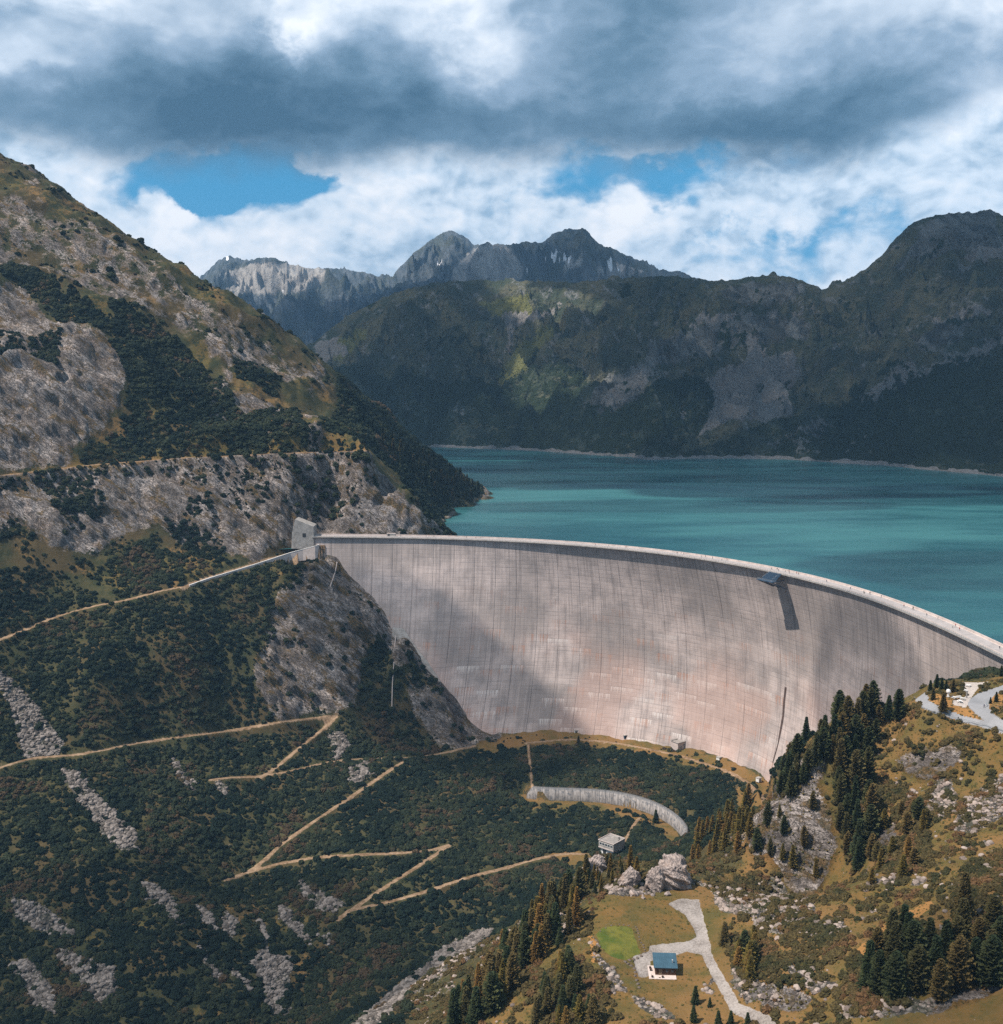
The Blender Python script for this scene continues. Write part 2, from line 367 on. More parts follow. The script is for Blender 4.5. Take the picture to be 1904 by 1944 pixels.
_k = 1 / 100.0; _cx = ctl[:, 0] * _k; _cyy = ctl[:, 1] * _k; C2 = 0.10 ** 2
def _phi(d2): return np.sqrt(d2 + C2)
_A = -_phi((_cx[:, None] - _cx) ** 2 + (_cyy[:, None] - _cyy) ** 2); _n = len(ctl)
_M = np.zeros((_n + 3, _n + 3)); _M[:_n, :_n] = _A + np.eye(_n) * 0.003
_M[:_n, _n] = 1; _M[:_n, _n + 1] = _cx; _M[:_n, _n + 2] = _cyy; _M[_n:, :_n] = _M[:_n, _n:].T
_w = np.linalg.solve(_M, np.r_[ctl[:, 2], 0, 0, 0])
def base_z(x, y):
    x = np.asarray(x) * _k; y = np.asarray(y) * _k; z = _w[_n] + _w[_n + 1] * x + _w[_n + 2] * y
    for i in range(_n): z = z - _w[i] * np.sqrt((x - _cx[i]) ** 2 + (y - _cyy[i]) ** 2 + C2)
    return z

# polar grid: columns at constant x/y, rows at growing y
UG = np.linspace(-0.60, 0.60, 1080); YG = np.exp(np.linspace(math.log(150), math.log(1900), 1500))
GX = (YG[:, None] * UG[None, :]); GY = np.repeat(YG[:, None], len(UG), 1)
_co = base_z(GX[::3, ::3].astype(np.float32), GY[::3, ::3].astype(np.float32))       # smooth, so sampled on a third of the rows and interpolated
def upsample(c, nr, nc):
    ri = np.arange(nr) / 3.0; cidx = np.arange(nc) / 3.0
    r0 = np.minimum(ri.astype(int), c.shape[0] - 2); c0 = np.minimum(cidx.astype(int), c.shape[1] - 2); fr = (ri - r0)[:, None]; fc = (cidx - c0)[None]
    a = c[r0][:, c0]; b = c[r0][:, c0 + 1]; d = c[r0 + 1][:, c0]; e = c[r0 + 1][:, c0 + 1]
    return (a * (1 - fc) + b * fc) * (1 - fr) + (d * (1 - fc) + e * fc) * fr
GZ = upsample(_co, *GX.shape)
print('base', time.time() - T0)

def pick(px, py, Z=None):
    """first hit of a picture point on the near land"""
    Z = GZ if Z is None else Z; d = ray(px, py); u = d[0] / d[1]
    c = (u - UG[0]) / (UG[1] - UG[0]); c0 = int(np.clip(c, 0, len(UG) - 2)); f = c - c0
    col = Z[:, c0] * (1 - f) + Z[:, c0 + 1] * f; rz = CAMZ + YG * d[2] / d[1]; h = col - rz
    j = np.where(h >= 0)[0]; j = j[0] if len(j) else len(YG) - 1
    if j == 0: Y = YG[0]
    else: t = h[j - 1] / (h[j - 1] - h[j] + 1e-9); Y = YG[j - 1] + t * (YG[j] - YG[j - 1])
    return np.array([u * Y, Y, CAMZ + Y * d[2] / d[1]])
def ground(x, y, Z=None):
    Z = GZ if Z is None else Z; x = np.asarray(x, float); y = np.asarray(y, float)
    c = np.clip((x / y - UG[0]) / (UG[1] - UG[0]), 0, len(UG) - 1.001); r = np.clip((np.log(y) - math.log(YG[0])) / (math.log(YG[-1] / YG[0])) * (len(YG) - 1), 0, len(YG) - 1.001)
    c0 = c.astype(int); r0 = r.astype(int); fc = c - c0; fr = r - r0
    return (Z[r0, c0] * (1 - fc) + Z[r0, c0 + 1] * fc) * (1 - fr) + (Z[r0 + 1, c0] * (1 - fc) + Z[r0 + 1, c0 + 1] * fc) * fr
def pickline(pts, step=8.0):
    out = []
    for (a, b) in zip(pts[:-1], pts[1:]):
        n = max(1, int(math.hypot(b[0] - a[0], b[1] - a[1]) / 12))
        for i in range(n): out.append(pick(a[0] + (b[0] - a[0]) * i / n, a[1] + (b[1] - a[1]) * i / n))
    out.append(pick(*pts[-1])); out = np.array(out)
    # smooth heights and drop jumps
    for _ in range(3):
        if len(out) > 3: out[1:-1] = (out[:-2] + 2 * out[1:-1] + out[2:]) / 4
    return out
# ------------------------------------------------------------------ ground cover drawn as polygons (picture points laid on the land)
def D5(*a): return [(x * .5, 1388 + y * .5) for x, y in a]
def D6(*a): return [(952 + x * .5, 1388 + y * .5) for x, y in a]
def D3(*a): return [(x * .5, 843 + y * .5) for x, y in a]
def D1(*a): return [(x * .5, 278 + y * .5) for x, y in a]
ROCK = [
    D1((-60, 520), (90, 530), (200, 640), (330, 700), (400, 720), (470, 790), (480, 900), (400, 1040), (330, 1100), (250, 1180), (0, 1180), (-60, 1100)),
    D1((780, 720), (900, 760), (1000, 830), (1130, 900), (1080, 900), (900, 820), (800, 790)), D1((680, 790), (800, 860), (780, 900), (700, 840)),
    D1((880, 940), (1020, 980), (1170, 1050), (1140, 1065), (1000, 1030), (900, 990)),
    D3((-60, 130), (230, 120), (500, 90), (720, 60), (1380, 40), (1480, 150), (1600, 260), (1720, 350), (1200, 350), (1120, 350), (960, 430), (700, 380), (600, 300), (480, 330), (350, 420), (200, 380), (80, 300), (0, 330), (-60, 330)),
    D3((1150, 450), (1230, 430), (1300, 480), (1400, 590), (1480, 680), (1560, 770), (1545, 850), (1500, 850), (1480, 720), (1420, 740), (1370, 820), (1360, 960), (1320, 1000), (1180, 1010), (1060, 1040), (1000, 960), (955, 860), (1010, 760), (1030, 640), (1060, 560), (1130, 520)),
    D3((1540, 900), (1640, 930), (1740, 1000), (1850, 1110), (1760, 1155), (1660, 1130), (1560, 1000)),
    D6((960, 480), (930, 400), (960, 330), (1020, 300), (1030, 190), (1160, 90), (1220, 50), (1230, 120), (1180, 200), (1230, 260), (1290, 440), (1230, 560), (1180, 640), (1130, 620), (1060, 560), (1000, 480)),
    D6((1490, 100), (1560, 95), (1700, 55), (1760, 80), (1730, 130), (1620, 190), (1530, 150)),
    D6((1700, 1000), (1904, 930), (1904, 985), (1750, 1040), (1600, 1060)), D6((1030, 960), (1180, 980), (1150, 1050), (1000, 1040), (920, 1000)),
    D6((1420, 370), (1490, 350), (1520, 450), (1450, 480)),
]
FLECK = [D1((-60, 200), (120, 200), (360, 300), (560, 430), (760, 570), (960, 690), (1100, 770), (1290, 930), (1200, 940), (950, 800), (760, 740), (600, 660), (430, 560), (250, 500), (-60, 420))]
TALUS = [
    D3((-20, 850), (60, 900), (140, 980), (250, 1140), (200, 1170), (90, 1180), (60, 1050), (20, 940)),
    D5((230, 130), (300, 170), (380, 260), (500, 370), (520, 440), (470, 470), (400, 400), (330, 300), (260, 210)),
    D5((525, 565), (600, 590), (660, 640), (712, 742), (650, 710), (560, 640)),
    D5((40, 630), (130, 650), (240, 720), (310, 790), (250, 790), (150, 760), (60, 700)),
    D5((215, 825), (300, 850), (440, 900), (440, 990), (380, 1040), (330, 1000), (290, 920), (230, 880)),
    D5((40, 890), (110, 870), (190, 960), (220, 1080), (140, 1040), (80, 960)),
    D5((740, 650), (800, 690), (830, 760), (770, 720)), D5((960, 680), (1010, 760), (1020, 840), (1060, 860), (1110, 860), (1100, 960), (1040, 1060), (1000, 950), (950, 880), (1000, 820)),
    D5((1050, 650), (1120, 700), (1190, 790), (1180, 820), (1120, 760), (1050, 700)), D5((850, 670), (900, 720), (880, 780), (840, 740)),
    D5((1130, 570), (1220, 610), (1310, 660), (1230, 690), (1170, 650)), D5((1320, 130), (1390, 125), (1420, 170), (1340, 200)), D5((1210, 775), (1270, 765), (1250, 810)),
    D5((650, 100), (740, 190), (760, 240), (690, 190)), D5((820, 170), (860, 200), (860, 240), (810, 210)), D5((880, 880), (960, 970), (940, 980), (880, 920)), D5((1010, 1010), (1120, 1050), (1100, 1070), (1000, 1050)),
    D5((1240, 20), (1290, 0), (1330, 60), (1270, 110)), D5((740, 790), (790, 860), (850, 930), (830, 945), (760, 870)),
    [(655, 1960), (745, 1885), (838, 1803), (915, 1768), (942, 1764), (905, 1800), (855, 1845), (790, 1885), (725, 1935), (705, 1960)],
    D6((800, 610), (900, 590), (1050, 560), (1100, 640), (1180, 650), (1200, 720), (1300, 700), (1320, 760), (1250, 790), (1060, 770), (960, 730), (830, 680)),
    D6((1600, 290), (1640, 190), (1700, 180), (1730, 260), (1700, 340), (1600, 320)), D6((1720, 370), (1760, 260), (1904, 160), (1960, 140), (1960, 330), (1904, 330), (1800, 390)),
    D6((860, 900), (930, 930), (1040, 980), (1060, 1040), (940, 1030), (870, 960)), D6((1080, 880), (1140, 900), (1200, 950), (1250, 930), (1280, 960), (1200, 990), (1100, 940)),
    D6((1240, 1060), (1400, 1030), (1600, 1020), (1700, 1000), (1700, 1040), (1500, 1070), (1300, 1100)), D6((200, 700), (280, 690), (300, 740), (200, 790), (180, 760)),
    D6((370, 610), (440, 560), (470, 590), (560, 560), (620, 590), (560, 625), (420, 620)),
    D6((345, 770), (365, 830), (400, 900), (480, 980), (490, 1000), (430, 990), (370, 900), (340, 800)), D6((490, 990), (560, 1020), (640, 1060), (600, 1090), (520, 1050)),
]
GRASS = [
    D1((-60, 80), (0, 80), (200, 190), (330, 280), (430, 340), (560, 420), (540, 440), (400, 390), (300, 320), (200, 250), (60, 180), (-60, 120)),
    D1((820, 830), (1000, 900), (1180, 980), (1350, 1080), (1300, 1110), (1100, 1060), (950, 1010), (850, 920)), D1((620, 720), (760, 700), (900, 760), (1100, 830), (1280, 900), (1330, 960), (1200, 930), (1000, 850), (800, 790)),
    D3((-60, 105), (0, 110), (300, 75), (560, 40), (850, 40), (1390, 10), (1480, 90), (1620, 230), (1730, 350), (1690, 340), (1560, 210), (1430, 90), (1360, 45), (900, 55), (560, 70), (300, 95), (0, 140), (-60, 150)),
    D3((30, 300), (120, 320), (130, 400), (60, 380)), D3((580, 400), (700, 380), (850, 430), (900, 450), (680, 520), (600, 500)), D3((250, 450), (520, 440), (500, 560), (300, 520)), D3((900, 90), (1020, 80), (1040, 200), (930, 230), (840, 200)),
    D3((1040, 460), (1180, 430), (1170, 560), (1090, 590)),
    [(905, 1400), (1000, 1385), (1100, 1382), (1200, 1394), (1300, 1416), (1400, 1448), (1470, 1490), (1450, 1540), (1440, 1500), (1400, 1470), (1300, 1450), (1200, 1425), (1100, 1408), (1000, 1412), (900, 1432)],
    [(1395, 1490), (1440, 1510), (1440, 1560), (1410, 1570), (1400, 1530)],
    [(1010, 1525), (1130, 1518), (1200, 1535), (1260, 1560), (1300, 1605), (1280, 1600), (1240, 1570), (1190, 1548), (1130, 1530), (1010, 1537)],
    [(1020, 1628), (1080, 1612), (1130, 1622), (1110, 1640), (1060, 1636)],
    [(870, 1960), (930, 1900), (1000, 1850), (1070, 1770), (1110, 1720), (1140, 1690), (1240, 1690), (1310, 1680), (1370, 1660), (1420, 1640), (1480, 1680), (1560, 1700), (1700, 1640), (1830, 1560), (1960, 1500), (1960, 1960)],
    [(1380, 1560), (1480, 1480), (1560, 1380), (1690, 1330), (1740, 1300), (1960, 1280), (1960, 1500), (1830, 1560), (1700, 1640), (1560, 1700), (1480, 1680), (1420, 1640)],
    D5((860, 360), (950, 400), (930, 440), (880, 410)), D5((850, 620), (1000, 600), (1180, 700), (1180, 820), (1100, 900), (1000, 850), (900, 800), (840, 720)), D5((730, 530), (860, 560), (1000, 560), (900, 600), (760, 590)),
    D5((430, 650), (600, 660), (580, 760), (480, 740)), D5((300, 720), (420, 760), (400, 850), (300, 800)), D5((1100, 880), (1170, 830), (1150, 1000), (1090, 980)), D5((700, 1030), (900, 1060), (850, 1111), (700, 1100)),
]
LAWN = [[(1132, 1772), (1145, 1760), (1170, 1757), (1198, 1760), (1207, 1785), (1216, 1808), (1200, 1815), (1185, 1822), (1165, 1818), (1142, 1802)]]
ORANGE = [[(1760, 1335), (1775, 1318), (1800, 1330), (1840, 1345), (1850, 1365), (1880, 1372), (1800, 1362)], [(1858, 1330), (1880, 1312), (1910, 1320), (1910, 1335), (1875, 1345)], [(1880, 1360), (1905, 1365), (1905, 1380)],
          D6((330, 780), (345, 770), (370, 850), (350, 900)), D6((1340, 830), (1450, 740), (1620, 640), (1650, 660), (1500, 760), (1380, 880))]
GRAVEL = [D6((630, 660), (680, 635), (750, 640), (770, 720), (790, 800), (780, 840), (745, 800), (735, 760), (700, 700)),
          D6((560, 815), (700, 800), (740, 785), (790, 800), (800, 860), (760, 850), (700, 838), (660, 850), (560, 870)), D6((500, 850), (565, 830), (560, 930), (520, 930)),
          D6((770, 830), (800, 850), (860, 960), (900, 1030), (1040, 1100), (1060, 1130), (980, 1130), (870, 1060), (810, 950), (760, 850))]
# the asphalt of the hairpin beside the crest
ROADP = [[(1733, 1310), (1742, 1303), (1765, 1296), (1768, 1303), (1760, 1315), (1764, 1330), (1790, 1345), (1830, 1358), (1868, 1368), (1850, 1352), (1837, 1340), (1838, 1330), (1855, 1317), (1880, 1308), (1925, 1295), (1925, 1306), (1890, 1318), (1878, 1330), (1878, 1345), (1895, 1362), (1925, 1375), (1925, 1400), (1880, 1385), (1800, 1362), (1755, 1345), (1738, 1330)]]
PLAZA = [[(1808, 1330), (1830, 1327), (1835, 1318), (1828, 1300), (1815, 1285), (1790, 1290), (1785, 1282), (1850, 1268), (1904, 1270), (1925, 1275), (1890, 1290), (1862, 1300), (1853, 1312), (1840, 1330), (1835, 1342), (1810, 1340)]]
LINES = {   # paths: picture polyline, half width in metres, kind
    'bench': [[(-90, 915), (0, 903), (100, 891), (200, 880), (300, 873), (400, 867), (500, 862), (600, 858), (690, 856)]],
    'track': [[(-80, 1240), (0, 1214), (50, 1195), (100, 1172), (180, 1150), (240, 1140), (300, 1122), (360, 1112)]],
    'path': [[(-60, 1478), (0, 1457), (60, 1438), (150, 1433), (280, 1407), (320, 1402), (430, 1388), (520, 1372), (600, 1362), (640, 1358)],
             [(640, 1360), (620, 1378), (590, 1402), (550, 1435), (515, 1466), (495, 1476)], [(400, 1480), (440, 1475), (495, 1475), (560, 1462), (640, 1443), (700, 1440), (770, 1440), (830, 1432), (900, 1415)],
             [(772, 1442), (740, 1462), (700, 1490), (640, 1530), (580, 1570), (530, 1605), (500, 1635), (470, 1656), (430, 1670)],
             [(470, 1656), (530, 1638), (600, 1628), (700, 1622), (780, 1618), (825, 1614), (852, 1604)], [(852, 1606), (800, 1640), (750, 1672), (700, 1705), (665, 1728), (642, 1746)],
             [(665, 1728), (740, 1712), (800, 1695), (880, 1668), (950, 1650), (1020, 1630), (1070, 1620), (1120, 1622)],
             [(1000, 1410), (1080, 1402), (1160, 1408), (1250, 1425), (1330, 1446), (1400, 1472), (1440, 1500), (1452, 1520)],
             ],
    'trail': [[(1003, 1412), (1005, 1440), (1008, 1470), (1012, 1497)], [(1215, 1545), (1195, 1580), (1180, 1605)]],
}
WID = {'bench': 4.0, 'track': 2.4, 'path': 1.5, 'trail': .7}

# ------------------------------------------------------------------ masks for the vertices
PU, PV = proj(np.stack([GX, GY, GZ], -1))
def rough(scale, amp, seed): return amp * fbm(GX / scale, GY / scale, 4, 0.6, seed)
wu = PU + rough(14, 9, 3) * np.clip(700 / GY, .6, 3) + rough(4, 4, 5); wv = PV + rough(14, 8, 11) * np.clip(700 / GY, .6, 3) + rough(4, 4, 13)
def mk(polys, u=None, v=None):
    m = np.zeros(GX.shape, bool)
    for p in polys: m |= in_poly(wu if u is None else u, wv if v is None else v, p)
    return m.astype(np.float32)
def soft(m, n=2):
    for _ in range(n):
        m = (np.roll(m, 1, 0) + np.roll(m, -1, 0) + 2 * m) / 4; m = (np.roll(m, 1, 1) + np.roll(m, -1, 1) + 2 * m) / 4
    return m
m_rock, m_tal, m_gr, m_lawn, m_or, m_grav = [mk(q) for q in (ROCK, TALUS, GRASS, LAWN, ORANGE, GRAVEL)]
m_gr = m_gr * np.where((PU < 860), 0.40, 1.0)
_nu = PU + rough(3, 3.0, 31); _nv = PV + rough(3, 2.0, 33); m_lawn = mk(LAWN, _nu, _nv); m_grav = mk(GRAVEL, _nu, _nv)
su = PU + rough(3, 1.0, 31); m_road = mk(ROADP, PU, PV); m_pl = mk(PLAZA, PU, PV)
near = (GY < 470) & (PV > 1250) & (PU > 800)
m_road *= near; m_pl *= near; m_or *= (GY < 480); m_grav *= (GY < 420)
STREAM = [(640, 1975), (745, 1885), (838, 1803), (915, 1768), (942, 1764), (915, 1795), (862, 1842), (795, 1886), (728, 1938), (690, 1975)]
m_str = mk([STREAM], PU + rough(5, 3, 35), PV + rough(5, 3, 37)) * (GY > 480); m_tal = np.maximum(m_tal, m_str)
far_side = (GY > 1000) & (PU > 640)          # wooded flank behind the nose
m_rock[far_side] = 0; m_gr[far_side] = 0
m_tal = m_tal * np.where((PV < 860) & (PU < 900), .62, 1.0)
shore = sstep(3.5, 0.5, np.abs(GZ + 8.5)) * (GY > 930)
m_rock = np.maximum(m_rock, shore)
# bare rock where the noise says so on the upper left flank and the mixed slopes
left_up = (PV < np.interp(PU, [0, 200, 400, 690], [900, 876, 863, 850])) & (PU < 900) & ~far_side
nz = fbm(GX / 38, (GY + GZ * 0.7) / 60, 5, 0.6, 41)
m_gr = np.maximum(m_gr, left_up * sstep(0.05, 0.18, nz) * 0.55)
nz2 = fbm(GX / 22, (GY - GZ) / 34, 5, 0.6, 47)
m_rock = np.maximum(m_rock, left_up * sstep(0.16, 0.26, nz2) * 0.9)
_fl = soft(mk(FLECK), 6); _ac = 0.65 * GX + 0.76 * GY
m_fl = _fl * sstep(-.08, .08, fbm((_ac * .8 + GZ * .6) / 5, (_ac * .6 - GZ * .8) / 16, 6, .7, 251))
m_rock = np.maximum(m_rock, m_fl * (m_rock < .5))
cliffband = (PV < np.interp(PU, [0, 100, 220, 360, 440, 600, 640, 860], [1213, 1173, 1145, 1112, 1086, 1040, 1020, 1020])) & ~left_up & (GZ > -60) & (PU < 900) & (GY < 950) & ~far_side
m_gr = np.maximum(m_gr, cliffband * sstep(0.10, 0.20, nz) * 0.6)
right_hill = (GY < 480) & (PU > 780)
m_tal = np.maximum(m_tal, right_hill * (m_lawn < .5) * sstep(0.25, 0.31, fbm(GX / 16, GY / 16, 5, 0.6, 53)) * (PV > 1480) * (np.hypot(PU - 1250, (PV - 1790)) > 120))
m_scrub_patch = sstep(0.02, 0.12, fbm(GX / 26, (GY + GZ) / 30, 5, 0.6, 59))

# ------------------------------------------------------------------ relief
Z1 = GZ.copy()
amp = 1.0 + 0 * GZ
big = (ridged(GX / 90, (GY + 0.6 * GZ) / 90, 5, 0.5, 61) - 0.55) * 14
near_fac = sstep(250, 900, GY) * 0.8 + 0.2
Z1 += big * near_fac * (GY > 500) * np.where(left_up | far_side, 1.2, 0.35)
t1 = (GX * 0.86 + GZ * 0.5); t2 = (GY * 0.8 - GX * 0.25)
Hh = 0.65 * GX + 0.76 * GY; acr = Hh * 0.78 + GZ * 0.62; alo = Hh * 0.62 - GZ * 0.78
wv_ = fbm(Hh / 26, GZ / 26, 3, .5, 3)
def facet(q): f = q - np.floor(q); return np.minimum(f * 3.2, (1 - f) * 1.45)
strata = facet(acr / 17 + wv_ * 1.1 + .25 * fbm(alo / 15, acr / 15, 3, .5, 68)) * .7 + (ridged(acr / 12 + wv_, alo / 34, 6, 0.5, 67) - 0.5) * .6 - .35
strata2 = facet(alo / 34 + fbm(acr / 20, GZ / 30, 3, .5, 72) * 1.2) * .6 + (ridged(Hh / 24 + wv_, GZ / 22 + Hh / 60, 5, 0.5, 71) - 0.5) * .6 - .3
rk = soft(m_rock, 3); tl = soft(m_tal, 2)
rscale = np.where(right_hill, 0.85, np.clip(GY / 600, 0.45, 1.3))
blk = np.abs(fbm(GX / 1.9, GY / 1.9, 3, 0.6, 73)) + 0.5 * np.abs(pn(GX / 0.8, GY / 0.8, 79))
Z1 += tl * (blk * 1.6 - 0.3) * np.clip(GY / 450, 0.6, 1.6)
gen_n = fbm(GX / 16, GY / 16, 5, 0.55, 83)
_ab = np.array([dam_hit(px, py)[0] for px, py in ((606, 1045), (655, 1085), (700, 1130), (730, 1167), (760, 1205), (800, 1253), (840, 1300), (882, 1348), (925, 1395))])
_s = (GX > -200) & (GX < 60) & (GY > 740) & (GY < 940); dab = np.full(GX.shape, 99.0); dab[_s] = dist_line(GX[_s], GY[_s], _ab)[0]
quiet = sstep(2, 22, dab); m_rock = np.maximum(m_rock, sstep(13, 8, dab + 6 * fbm(GX / 9, GY / 9, 3, .5, 77)) * (GZ < -12)); rk = soft(m_rock, 3)
Z1 = GZ + (Z1 - GZ) * quiet
rockd = rk * (strata * 4.2 + strata2 * 2.4) * rscale * (0.15 + 0.85 * quiet)
far_side_ = far_side
Z1 += gen_n * 2.2 * quiet * (1 - rk) * (1 - soft(m_lawn)) * np.where(right_hill, 0.55, 1.0)
calm = np.exp(-((PU - 1255) / 110) ** 2 - ((PV - 1790) / 110) ** 2) * right_hill
Z1 = Z1 * (1 - calm) + GZ * calm
# level pad for the hut
_hp = pick(1262, 1843, GZ); _hd = np.hypot(GX - _hp[0], GY - _hp[1] - 0.5); _hk = sstep(15, 8, _hd); Z1 = Z1 * (1 - _hk) + (_hp[2] - .1) * _hk
# keep the abutment joint, skyline behind the dam and toe as designed
# carve the paths
m_path = np.zeros(GX.shape, np.float32); Zc = Z1.copy(); PL = {}
for kind, ls in LINES.items():
    PL[kind] = []
    for ln in ls:
        P3 = pickline(ln); PL[kind].append(P3)
        w = WID[kind]; x0, x1, y0, y1 = P3[:, 0].min() - 15, P3[:, 0].max() + 15, P3[:, 1].min() - 15, P3[:, 1].max() + 15
        s = (GX > x0) & (GX < x1) & (GY > y0) & (GY < y1)
        dd, pp = dist_line(GX[s], GY[s], P3); i = np.minimum(pp.astype(int), len(P3) - 2); f = pp - i
        pz = P3[i, 2] * (1 - f) + P3[i + 1, 2] * f
        wob = 1 + 0.8 * fbm(GX[s] / 12, GY[s] / 12, 4, .6, 91)
        k = sstep(w * 2.2, w * 0.8, dd); Z1[s] = Z1[s] * (1 - k) + pz * k
        m_path[s] = np.maximum(m_path[s], sstep(w * 1.05 * wob + 0.8, w * 0.45 * wob, dd) * (1.0 if kind != 'bench' else 0.75))
        if kind == 'bench': m_gr[s] = np.maximum(m_gr[s], sstep(9, 5, dd))
# shelf of the approach track with the wall on its outer edge, and the ground around the curved wall
def resamp(P, step=4.0):
    s = np.r_[0, np.cumsum(np.linalg.norm(np.diff(P, axis=0), axis=1))]; q = np.arange(0, s[-1], step); return np.stack([np.interp(q, s, P[:, i]) for i in range(3)], -1)
def side_of(x, y, P):
    d, p = dist_line(x, y, P); i = np.minimum(p.astype(int), len(P) - 2); t = P[i + 1] - P[i]; cr = t[..., 0] * (y - P[i, 1]) - t[..., 1] * (x - P[i, 0]); return d * np.sign(cr), p
TW_PX = [(606, 1034), (598, 1037), (575, 1043), (550, 1050), (520, 1060), (480, 1073), (440, 1085), (400, 1097), (360, 1111)]
TW_H = [7.5, 7.5, 6.0, 4.6, 3.2, 2.4, 2.0, 1.6, 1.1]; TW_Z = [-5.2, -6.2, -9, -11.8, -14.6, -18.2, -21.6, -24.4, -27.2]
TWP = np.array([at_z(px, py, z) for (px, py), z in zip(TW_PX, TW_Z)])
_s = (GX > -260) & (GX < -110) & (GY > 740) & (GY < 900); sd, pp = side_of(GX[_s], GY[_s], TWP[::-1]); idx = (len(TWP) - 1) - pp
tz = np.interp(idx, range(9), TWP[:, 2]); th_ = np.interp(idx, range(9), TW_H); z = Z1[_s]
k = sstep(11, 6, sd) * (sd > 0); z = z * (1 - k) + (tz - .9) * k
k = (sd <= 0) * sstep(-34, -3, sd); z = z * (1 - k) + np.minimum(z, tz - th_ + .5 + sd * .25) * k; Z1[_s] = z
m_path[_s] = np.maximum(m_path[_s], sstep(5.5, 4, np.abs(sd - 2.5)) * (sd > 0))
CW_PX = [(1000, 1508), (1018.7, 1518.5), (1050, 1518), (1084, 1517.6), (1115, 1519), (1140.6, 1521.3), (1168, 1526), (1193, 1531.6), (1215, 1537), (1234, 1542.9), (1254, 1552), (1271.8, 1563.5), (1287, 1579), (1298, 1595.4)]
CWP = np.array([at_z(px, py, -160.5) for px, py in CW_PX])
_s = (GX > -20) & (GX < 150) & (GY > 600) & (GY < 800); sd, pp = side_of(GX[_s], GY[_s], CWP); z = Z1[_s]
k = (sd <= 1.5) * sstep(-26, -7, sd); z = z * (1 - k) + np.minimum(z, -160.9 + (sd + 7) * -.05) * k
k = (sd > 1.5) * sstep(26, 8, sd); z = z * (1 - k) + np.minimum(z, -154.6 + sd * .1) * k; Z1[_s] = z
m_gr[_s] = np.maximum(m_gr[_s], (sd <= 0) * sstep(-7, -4, sd))
# level the hairpin road and the plaza
lev = soft(np.maximum(m_road, m_pl), 6)
Z1 = Z1 * (1 - lev) + soft(GZ, 8) * lev
m_dark = np.zeros(GX.shape, np.float32)

